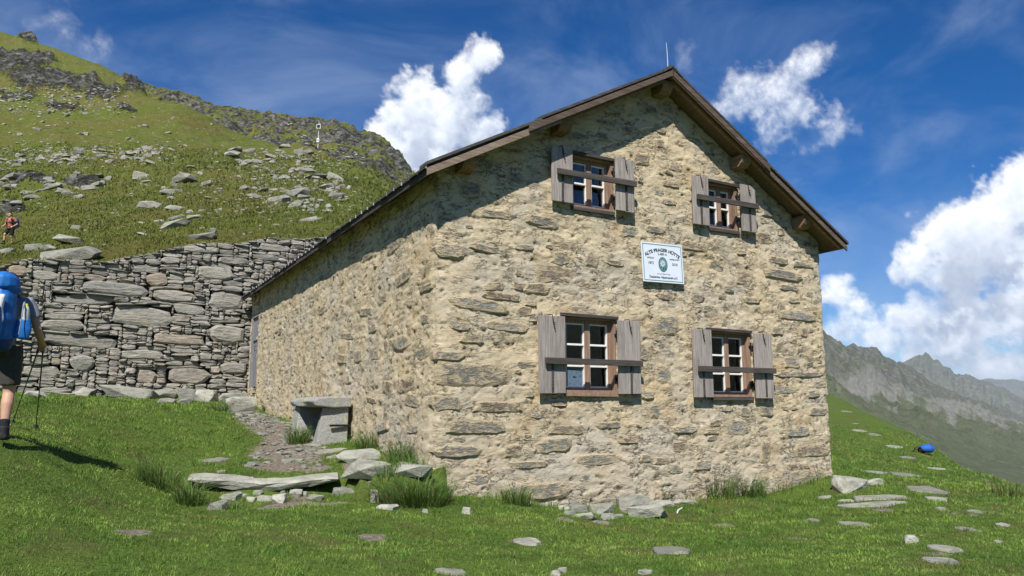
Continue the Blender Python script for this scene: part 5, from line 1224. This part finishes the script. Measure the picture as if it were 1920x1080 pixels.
def hand(wrist, d, palm_n, side, curl=.9, r_=.0085):
    """palm, four curled fingers of unequal length and a thumb leaving the side of the palm; d = direction of the hand"""
    d = Vector(d).normalized(); nrm = Vector(palm_n).normalized(); lat = d.cross(nrm).normalized(); w0 = Vector(wrist); out = []
    kn = w0 + d * .085
    out.append(('t', [w0 - d * .02, w0 + d * .03, kn], [(.030, .020), (.040, .018), (.042, .015)]))
    for i, L in enumerate((.070, .078, .073, .058)):
        b_ = kn + lat * (.0315 - .021 * i); p1 = b_ + (d * math.cos(.5 * curl) + nrm * math.sin(.5 * curl)) * L * .5; p2 = p1 + (d * math.cos(1.5 * curl) + nrm * math.sin(1.5 * curl)) * L * .33; p3 = p2 + (d * math.cos(2.4 * curl) + nrm * math.sin(2.4 * curl)) * L * .25
        out.append(('t', [b_ - d * .015, b_, p1, p2, p3], [r_ * 1.05, r_ * 1.05, r_, r_ * .92, r_ * .75]))
    tb = w0 + d * .03 + lat * .036; t1 = tb + (lat * .6 + d * .6 + nrm * .35).normalized() * .038; t2 = t1 + (d * .8 + nrm * .6).normalized() * .03
    out.append(('t', [w0 + d * .015 + lat * .02, tb, t1, t2], [r_ * 1.5, r_ * 1.35, r_ * 1.1, r_ * .85])); return out
def head(c, fwd, k=1.0):
    """skull, jaw, nose, ears, eye sockets; c = head centre, looks along fwd (level)"""
    f_ = Vector(fwd).normalized(); sd = f_.cross(V3(0, 0, 1)); c = Vector(c)
    P = [('e', c + V3(0, 0, .025), (.078 * k, .078 * k, .095 * k)), ('e', c - f_ * .02 + V3(0, 0, .03), (.078 * k, .08 * k, .088 * k)), ('e', c + f_ * .035 - V3(0, 0, .045), (.055 * k, .055 * k, .065 * k)),
         ('t', [c + f_ * .075 + V3(0, 0, .03), c + f_ * .105 - V3(0, 0, .012)], [.010, .016]), ('t', [c + f_ * .075 - V3(0, 0, .05) - sd * .022, c + f_ * .086 - V3(0, 0, .05), c + f_ * .075 - V3(0, 0, .05) + sd * .022], [.008, .010, .008])]
    for s_ in (-1, 1): P += [('e', c + sd * .08 * s_ - f_ * .005, (.014, .020, .030)), ('e', c + f_ * .074 + sd * .032 * s_ + V3(0, 0, .030), (.016, .016, .008))]
    return P
def person(name, loc, rz, label, pose, cloth):
    """pose holds joint positions in the person's own frame (x right, y forward, z up)"""
    root = empty(name, loc, rz); tag(root, label, 'person'); J = {k: Vector(v) for k, v in pose.items()}
    P = [('t', [J['pelvis'] + V3(0, 0, -.06), J['pelvis'] + V3(0, 0, .06), (J['pelvis'] + J['chest']) / 2, J['chest'], J['neck'] + V3(0, 0, -.05)], [(.13, .10), (.15, .105), (.135, .095), (.165, .11), (.09, .07)]),
         ('t', [J['neck'] - V3(0, 0, .04), J['neck'], J['head'] - V3(0, 0, .05)], [.062, .056, .055])]
    P += head(J['head'], J.get('look', V3(0, 1, 0)))
    for s_ in 'lr':
        sh, el, wr, hi, kn, an, to = (J[k + s_] for k in ('sho_', 'elb_', 'wri_', 'hip_', 'kne_', 'ank_', 'toe_'))
        P += [('t', [J['chest'] + (sh - J['chest']) * .4 + V3(0, 0, .04), sh, sh + (el - sh) * .35, el, el + (wr - el) * .35, wr], [.07, .058, .05, .040, .041, .027])]
        P += [('t', [hi + V3(0, 0, .05), hi, hi + (kn - hi) * .5, kn, kn + (an - kn) * .3 - V3(0, .015, 0), kn + (an - kn) * .7, an], [.085, .088, .074, .056, .057, .043, .036])]
        P += [('t', [an + V3(0, -.05, -.04), an + V3(0, .02, -.045), to], [(.034, .034), (.038, .036), (.036, .022)])]
        P += hand(wr, J['hd_' + s_], J['pn_' + s_], s_)
    link('body', body_mesh('body', P, MT['skin']), None, root)
    for nm_, prt, mt_, vx in cloth(J): link(nm_, body_mesh(nm_, prt, MT[mt_], vx), None, root)
    hc = J['head']; lk = J.get('look', V3(0, 1, 0)).normalized()
    hr = [('e', hc - lk * .022 + V3(0, 0, .045), (.088, .092, .088)), ('e', hc - lk * .045 + V3(0, 0, -.01), (.075, .062, .075))]
    link('hair', body_mesh('hair', hr, MT['hair'], .012), None, root)
    sd = lk.cross(V3(0, 0, 1))
    for s_ in (-1, 1): MB().ell(hc + lk * .079 + sd * .032 * s_ + V3(0, 0, .018), (.009, .009, .008), 8, 6).build('eye', MT['sock'], root)
    return root
def std_cloth(shirt, short, sock, boot, sleeve=.55, shortlen=.62):
    def fn(J):
        t = [('t', [J['pelvis'] + V3(0, 0, -.04), J['pelvis'] + V3(0, 0, .08), (J['pelvis'] + J['chest']) / 2, J['chest'], J['chest'] + V3(0, 0, .09), J['neck'] - V3(0, 0, .045)], [(.175, .130), (.172, .125), (.160, .118), (.185, .130), (.16, .11), (.075, .065)])]
        s2 = [('t', [J['pelvis'] + V3(0, 0, .05), J['pelvis'] + V3(0, 0, -.10)], [(.165, .122), (.172, .128)])]; sk, bt_ = [], []
        for s_ in 'lr':
            sh, el, hi, kn, an, to = (J[k + s_] for k in ('sho_', 'elb_', 'hip_', 'kne_', 'ank_', 'toe_'))
            t.append(('t', [J['chest'] + (sh - J['chest']) * .35 + V3(0, 0, .045), sh + V3(0, 0, .005), sh + (el - sh) * sleeve * .5, sh + (el - sh) * sleeve], [.085, .076, .074, .072]))
            s2.append(('t', [hi + V3(0, 0, .05), hi, hi + (kn - hi) * shortlen * .6, hi + (kn - hi) * (shortlen + .2)], [.10, .108, .105, .098]))
            sk.append(('t', [an + (kn - an) * .30, an + (kn - an) * .12, an - V3(0, 0, .02)], [.050, .046, .044]))
            bt_.append(('t', [an + V3(0, -.01, .05), an + V3(0, -.01, -.02), an + V3(0, .0, -.06)], [.052, .052, .050])); bt_.append(('t', [an + V3(0, -.065, -.055), an + V3(0, .03, -.058), to + V3(0, .01, -.002), to + V3(0, .03, -.004)], [(.046, .030), (.048, .036), (.044, .028), (.03, .02)]))
        return [('shirt', t, shirt, .013), ('shorts', s2, short, .013), ('sock', sk[:1], sock, .012), ('sock', sk[1:], sock, .012), ('boot', bt_[:2], boot, .012), ('boot', bt_[2:], boot, .012)]
    return fn
# hiker walking away on the left
h1 = G(-15, 827); hz = gz(h1[0], h1[1]); FACE = HEAD - R(90) + R(24)
c6, s6 = math.cos(FACE), math.sin(FACE)
lp = dict(pelvis=(0, 0, .95), chest=(0, .05, 1.30), neck=(0, .08, 1.47), head=(0, .11, 1.60), sho_l=(-.20, .06, 1.40), sho_r=(.20, .06, 1.40), elb_l=(-.29, .06, 1.12), wri_l=(-.30, .26, 1.02), elb_r=(.30, .06, 1.12), wri_r=(.325, .24, 1.0),
          hip_l=(-.09, 0, .90), hip_r=(.09, 0, .90), kne_l=(-.10, .22, .56), ank_l=(-.10, .20, .16), toe_l=(-.10, .36, .08), kne_r=(.10, .02, .48), ank_r=(.105, -.10, .10), toe_r=(.11, .07, .035), hd_l=(0, .9, -.2), pn_l=(.6, 0, -.6), hd_r=(0, .9, -.25), pn_r=(-.8, 0, -.4))
hk = person('person', (h1[0], h1[1], hz), FACE, 'hiker walking away in grey shirt and dark shorts under a blue backpack', lp, std_cloth('tee', 'shorts', 'sock', 'boot'))
def at1(v): return Vector((h1[0] + v[0] * c6 - v[1] * s6, h1[1] + v[0] * s6 + v[1] * c6, hz + v[2]))
pk = empty('backpack', at1((0, -.10, 1.0)), FACE); pk.scale = (.94, .92, 1.0); tag(pk, 'large bright blue hiking backpack on the walking hiker', 'backpack')
def pkp(name, prt, mat, vx=.014, sm=3): return link(name, body_mesh(name, [(q_[0], [Vector(p) - V3(0, -.12, 1.0) for p in q_[1]] if q_[0] == 't' else Vector(q_[1]) - V3(0, -.12, 1.0), q_[2]) for q_ in prt], MT[mat], vx, sm), None, pk)
pkp('pack_body', [('t', [(0, -.17, .96), (0, -.20, 1.02), (0, -.22, 1.2), (0, -.20, 1.42), (0, -.18, 1.52)], [(.13, .10), (.17, .13), (.18, .145), (.175, .135), (.15, .11)])], 'pblue')
pkp('pack_lid', [('t', [(0, -.17, 1.50), (0, -.19, 1.55), (0, -.19, 1.62), (0, -.18, 1.66)], [(.18, .14), (.19, .155), (.175, .14), (.12, .09)])], 'pblue')
pkp('front_pocket', [('t', [(0, -.34, 1.02), (0, -.36, 1.12), (0, -.35, 1.32)], [(.11, .04), (.13, .055), (.11, .035)])], 'pblue')
for s_ in (-1, 1):
    pkp('side_pocket', [('t', [(.18 * s_, -.18, 1.02), (.195 * s_, -.18, 1.12), (.185 * s_, -.18, 1.22)], [(.04, .09), (.05, .10), (.04, .09)])], 'pblue')
    pkp('pack_strap', [('t', [(.09 * s_, -.08, 1.50), (.10 * s_, .04, 1.50), (.11 * s_, .15, 1.40), (.13 * s_, .17, 1.25), (.15 * s_, .06, 1.08)], [(.028, .012)] * 5)], 'strap', .010, 1)
    pkp('compression_strap', [('t', [(.19 * s_, -.10, 1.45), (.20 * s_, -.24, 1.35), (.19 * s_, -.30, 1.05)], [(.012, .006)] * 3)], 'strap', .006, 1)
pkp('pack_base', [('t', [(0, -.17, .90), (0, -.19, .94), (0, -.20, 1.02)], [(.11, .08), (.155, .12), (.172, .135)])], 'pnavy')
pkp('hip_belt', [('t', [(-.17, -.05, 1.0), (-.15, .10, 1.0), (0, .15, .99), (.15, .10, 1.0), (.17, -.05, 1.0)], [(.035, .012)] * 5)], 'strap', .012, 1)
bt1 = link('bottle', MB().tube([(0, 0, 0), (0, 0, .02), (0, 0, .16), (0, 0, .20), (0, 0, .225)], [.034, .037, .037, .03, .018], 12).mesh('bottle', MT['bottle'], True)); bt1.location = at1((.205, -.15, 1.13)); tag(bt1, 'clear drinking bottle with yellow cap in the backpack side pocket', 'bottle')
MB().tube([(0, 0, .222), (0, 0, .25)], [.019, .017], 10).build('cap', MT['yellow'], bt1); MB().tube([(0, 0, .03), (0, 0, .085)], [.0385, .0385], 12).build('label_band', MT['yellow'], bt1)
m = MB(); nn = 9
for side in (0, 1):
    pass
tw = []
for i in range(nn):
    for j in range(6):
        tw.append((-.06 + .03 * j + .008 * math.sin(i * 1.2), -.405 - .012 * math.sin(j * 1.9 + i * .4) + .003 * i * (j == 2), 1.50 - .042 * i - .012 * math.sin(j * 2.2) * (i == nn - 1)))
m.add(tw, [(i * 6 + j, i * 6 + j + 1, (i + 1) * 6 + j + 1, (i + 1) * 6 + j) for i in range(nn - 1) for j in range(5)])
to_ = m.build('towel', MT['towel'], None, smooth=True); to_.data.transform(Matrix.Translation((0, .3, -1.3))); to_.scale = (.75, 1, .85); to_.location = at1((-.02, -.27, 1.27)); to_.rotation_euler = (0, 0, FACE); to_.modifiers.new('s', 'SOLIDIFY').thickness = .012; tag(to_, 'white towel hanging down the back of the blue backpack', 'towel')
def pole(a, b_, label):
    a, b_ = Vector(a), Vector(b_); o = empty('trekking_pole', b_); tag(o, label, 'trekking pole', 'trekking poles'); d = a - b_
    MB().tube([(0, 0, 0), d * .55], .006, 8).build('lower_shaft', MT['pole'], o); MB().tube([d * .55, d * .92], .008, 8).build('upper_shaft', MT['pole'], o)
    MB().tube([d * .90, d * .93, d * 1.0, d * 1.02], [.012, .016, .015, .010], 8).build('grip', MT['boot'], o); MB().tube([d * .045, d * .05], [.03, .012], 10).build('basket', MT['boot'], o)
g1 = at1((.325, .335, .98)); q1 = G(67, 806); q2 = G(22, 797)
pole(g1 + Vector((0, 0, .04)), (q1[0], q1[1], gz(q1[0], q1[1])), 'upright trekking pole in the right hand of the near hiker')
pole(g1 + Vector((-.03, 0, .03)), (q2[0], q2[1], gz(q2[0], q2[1])), 'slanted trekking pole behind the bare leg of the near hiker')
# far hiker coming down the slope
h2 = HP(17, 461); F2 = HEAD + R(90) - R(8)
dp = dict(pelvis=(0, 0, .95), chest=(0, .04, 1.30), neck=(0, .07, 1.47), head=(.02, .10, 1.60), look=(.1, 1, 0), sho_l=(-.20, .04, 1.41), sho_r=(.20, .04, 1.41), elb_l=(-.28, -.06, 1.14), wri_l=(-.26, .14, 1.0), elb_r=(.31, .02, 1.14), wri_r=(.32, .18, .98),
          hip_l=(-.09, 0, .90), hip_r=(.09, 0, .90), kne_l=(-.10, .04, .47), ank_l=(-.10, -.10, .10), toe_l=(-.10, .06, .035), kne_r=(.11, .24, .56), ank_r=(.11, .22, .15), toe_r=(.11, .38, .10), hd_l=(.2, .8, -.4), pn_l=(.6, 0, -.6), hd_r=(0, .8, -.4), pn_r=(-.8, 0, -.4))
person('person', (h2[0], h2[1], h2[2] - .03), F2, 'far hiker in coral top and black shorts coming down the left slope', dp, std_cloth('coral', 'black', 'sock', 'boot'))
c2, s2_ = math.cos(F2), math.sin(F2)
def at2(v): return Vector((h2[0] + v[0] * c2 - v[1] * s2_, h2[1] + v[0] * s2_ + v[1] * c2, h2[2] - .03 + v[2]))
p2 = empty('backpack', at2((0, -.1, 1.0)), F2); tag(p2, 'small dark blue backpack on the far hiker with a grey chest strap', 'backpack')
def p2p(name, prt, mat, vx=.016): return link(name, body_mesh(name, [(q_[0], [Vector(p) - V3(0, -.1, 1.0) for p in q_[1]], q_[2]) for q_ in prt], MT[mat], vx), None, p2)
p2p('pack_body', [('t', [(-.03, -.18, 1.0), (-.03, -.22, 1.1), (-.03, -.22, 1.35), (-.03, -.19, 1.5)], [(.18, .10), (.24, .14), (.22, .13), (.14, .09)])], 'pblue')
p2p('hip_belt', [('t', [(-.17, -.05, .99), (-.15, .11, .99), (0, .16, .98), (.15, .11, .99), (.17, -.05, .99)], [(.045, .014)] * 5)], 'red', .012)
p2p('chest_panel', [('t', [(-.12, .13, 1.22), (0, .17, 1.20), (.12, .13, 1.22)], [(.07, .012)] * 3)], 'strap', .012)
for s_ in (-1, 1): p2p('pack_strap', [('t', [(.09 * s_, -.08, 1.50), (.10 * s_, .05, 1.49), (.12 * s_, .17, 1.36), (.15 * s_, .15, 1.2), (.17 * s_, .02, 1.06)], [(.032, .012)] * 5)], 'black', .010)

# ------------------------------------------------------------------ blue backpack lying on the lawn
b0 = G(1728, 850); bz0 = gz(b0[0], b0[1]); bag = empty('backpack', (b0[0], b0[1], bz0), HEAD - R(90)); bag.scale = [((b0 - CAM) @ HV) / 1467 * 42 / .75] * 3; tag(bag, 'blue backpack with black straps left lying on the right lawn', 'backpack')
def bgp(name, prt, mat, vx=.014): return link(name, body_mesh(name, prt, MT[mat], vx), None, bag)
bgp('pack_body', [('t', [(-.02, 0, .13), (.08, 0, .15), (.25, 0, .16), (.36, 0, .13), (.40, 0, .10)], [(.10, .10), (.16, .13), (.17, .15), (.13, .12), (.06, .06)])], 'bag')
bgp('back_panel', [('t', [(-.10, 0, .10), (.02, 0, .12), (.10, 0, .13)], [(.06, .07), (.12, .11), (.15, .12)])], 'black')
bgp('pack_strap', [('t', [(0, -.06, .16), (-.14, -.08, .22), (-.26, -.10, .18), (-.33, -.1, .04)], [(.03, .012)] * 4)], 'black')
bgp('pack_strap', [('t', [(0, .06, .14), (-.16, .06, .12), (-.30, .04, .06), (-.20, .0, .02)], [(.03, .012)] * 4)], 'black')

# ------------------------------------------------------------------ weather mast on the hill
w0 = HP(596, 277); ws = empty('weather_station', (w0[0], w0[1], w0[2] - .1), HEAD - R(90)); tag(ws, 'slim weather station mast with solar panel on the hill crest', 'weather station')
Dw = (w0 - CAM) @ HV; kw = Dw / 1467; H_ = 62 * kw
MB().tube([(0, 0, 0), (0, 0, H_ * .78)], .05, 8).build('mast', MT['white'], ws); MB().tube([(.03, 0, H_ * .7), (.03, 0, H_ * .9)], .03, 8).build('upper_mast', MT['white'], ws)
sp = MB().box(-4.0 * kw, 4.0 * kw, -.12, -.08, H_ * .66, H_ * .66 + 8 * kw).build('panel_frame', MT['white'], ws); MB().box(-3.1 * kw, 3.1 * kw, -.135, -.121, H_ * .66 + .9 * kw, H_ * .66 + 7.1 * kw).build('solar_panel', MT['panel'], ws)
MB().box(-2.6 * kw, 2.6 * kw, -.2, .0, 12 * kw, 20 * kw).build('control_box', MT['white'], ws, bevel=.02)
MB().tube([(.02, 0, H_ * .9), (.02, 0, H_ * .97)], .02, 6).tube([(-.14, 0, H_ * .97), (.18, 0, H_ * .99)], .035, 6).build('wind_sensor', MT['panel'], ws)

# ------------------------------------------------------------------ mountains behind the viewer, across the valley
polar_sheet('opposite_mountains', np.linspace(HEAD + R(75), HEAD + R(285), 90), np.exp(np.linspace(math.log(1200), math.log(5000), 30)),
    lambda x, y: (-450 + 750 * smst(np.hypot(x, y), 1300, 2600) + 140 * fbm(xyz(x / 900, y / 900), 5, .55, seed=66, ridged=True) * smst(np.hypot(x, y), 1500, 3000) - 500 * smst(np.hypot(x, y), 2700, 5000),
                  {'rock': smst(np.hypot(x, y), 2300, 3600), 'scl': 0 * x + .4}), MT['mount'])

# ------------------------------------------------------------------ the air between here and the far mountains
hz_ = MB().box(-16000, 16000, -16000, 16000, -1200, 470).mesh('haze')
def f_haze():
    m = bpy.data.materials.new('haze'); m.use_nodes = True; m.node_tree.nodes.clear(); t = NT(m.node_tree)
    v = t.n('ShaderNodeVolumePrincipled', {'Color': (.74, .85, 1.0, 1), 'Density': 4.6e-5, 'Anisotropy': 0.0}); o = t.n('ShaderNodeOutputMaterial'); m.node_tree.links.new(v.outputs[0], o.inputs['Volume']); return m
hz_.materials.append(f_haze()); ho = link('haze', hz_); tag(ho, 'thin blue mountain air over the valley', 'haze', kind='stuff')
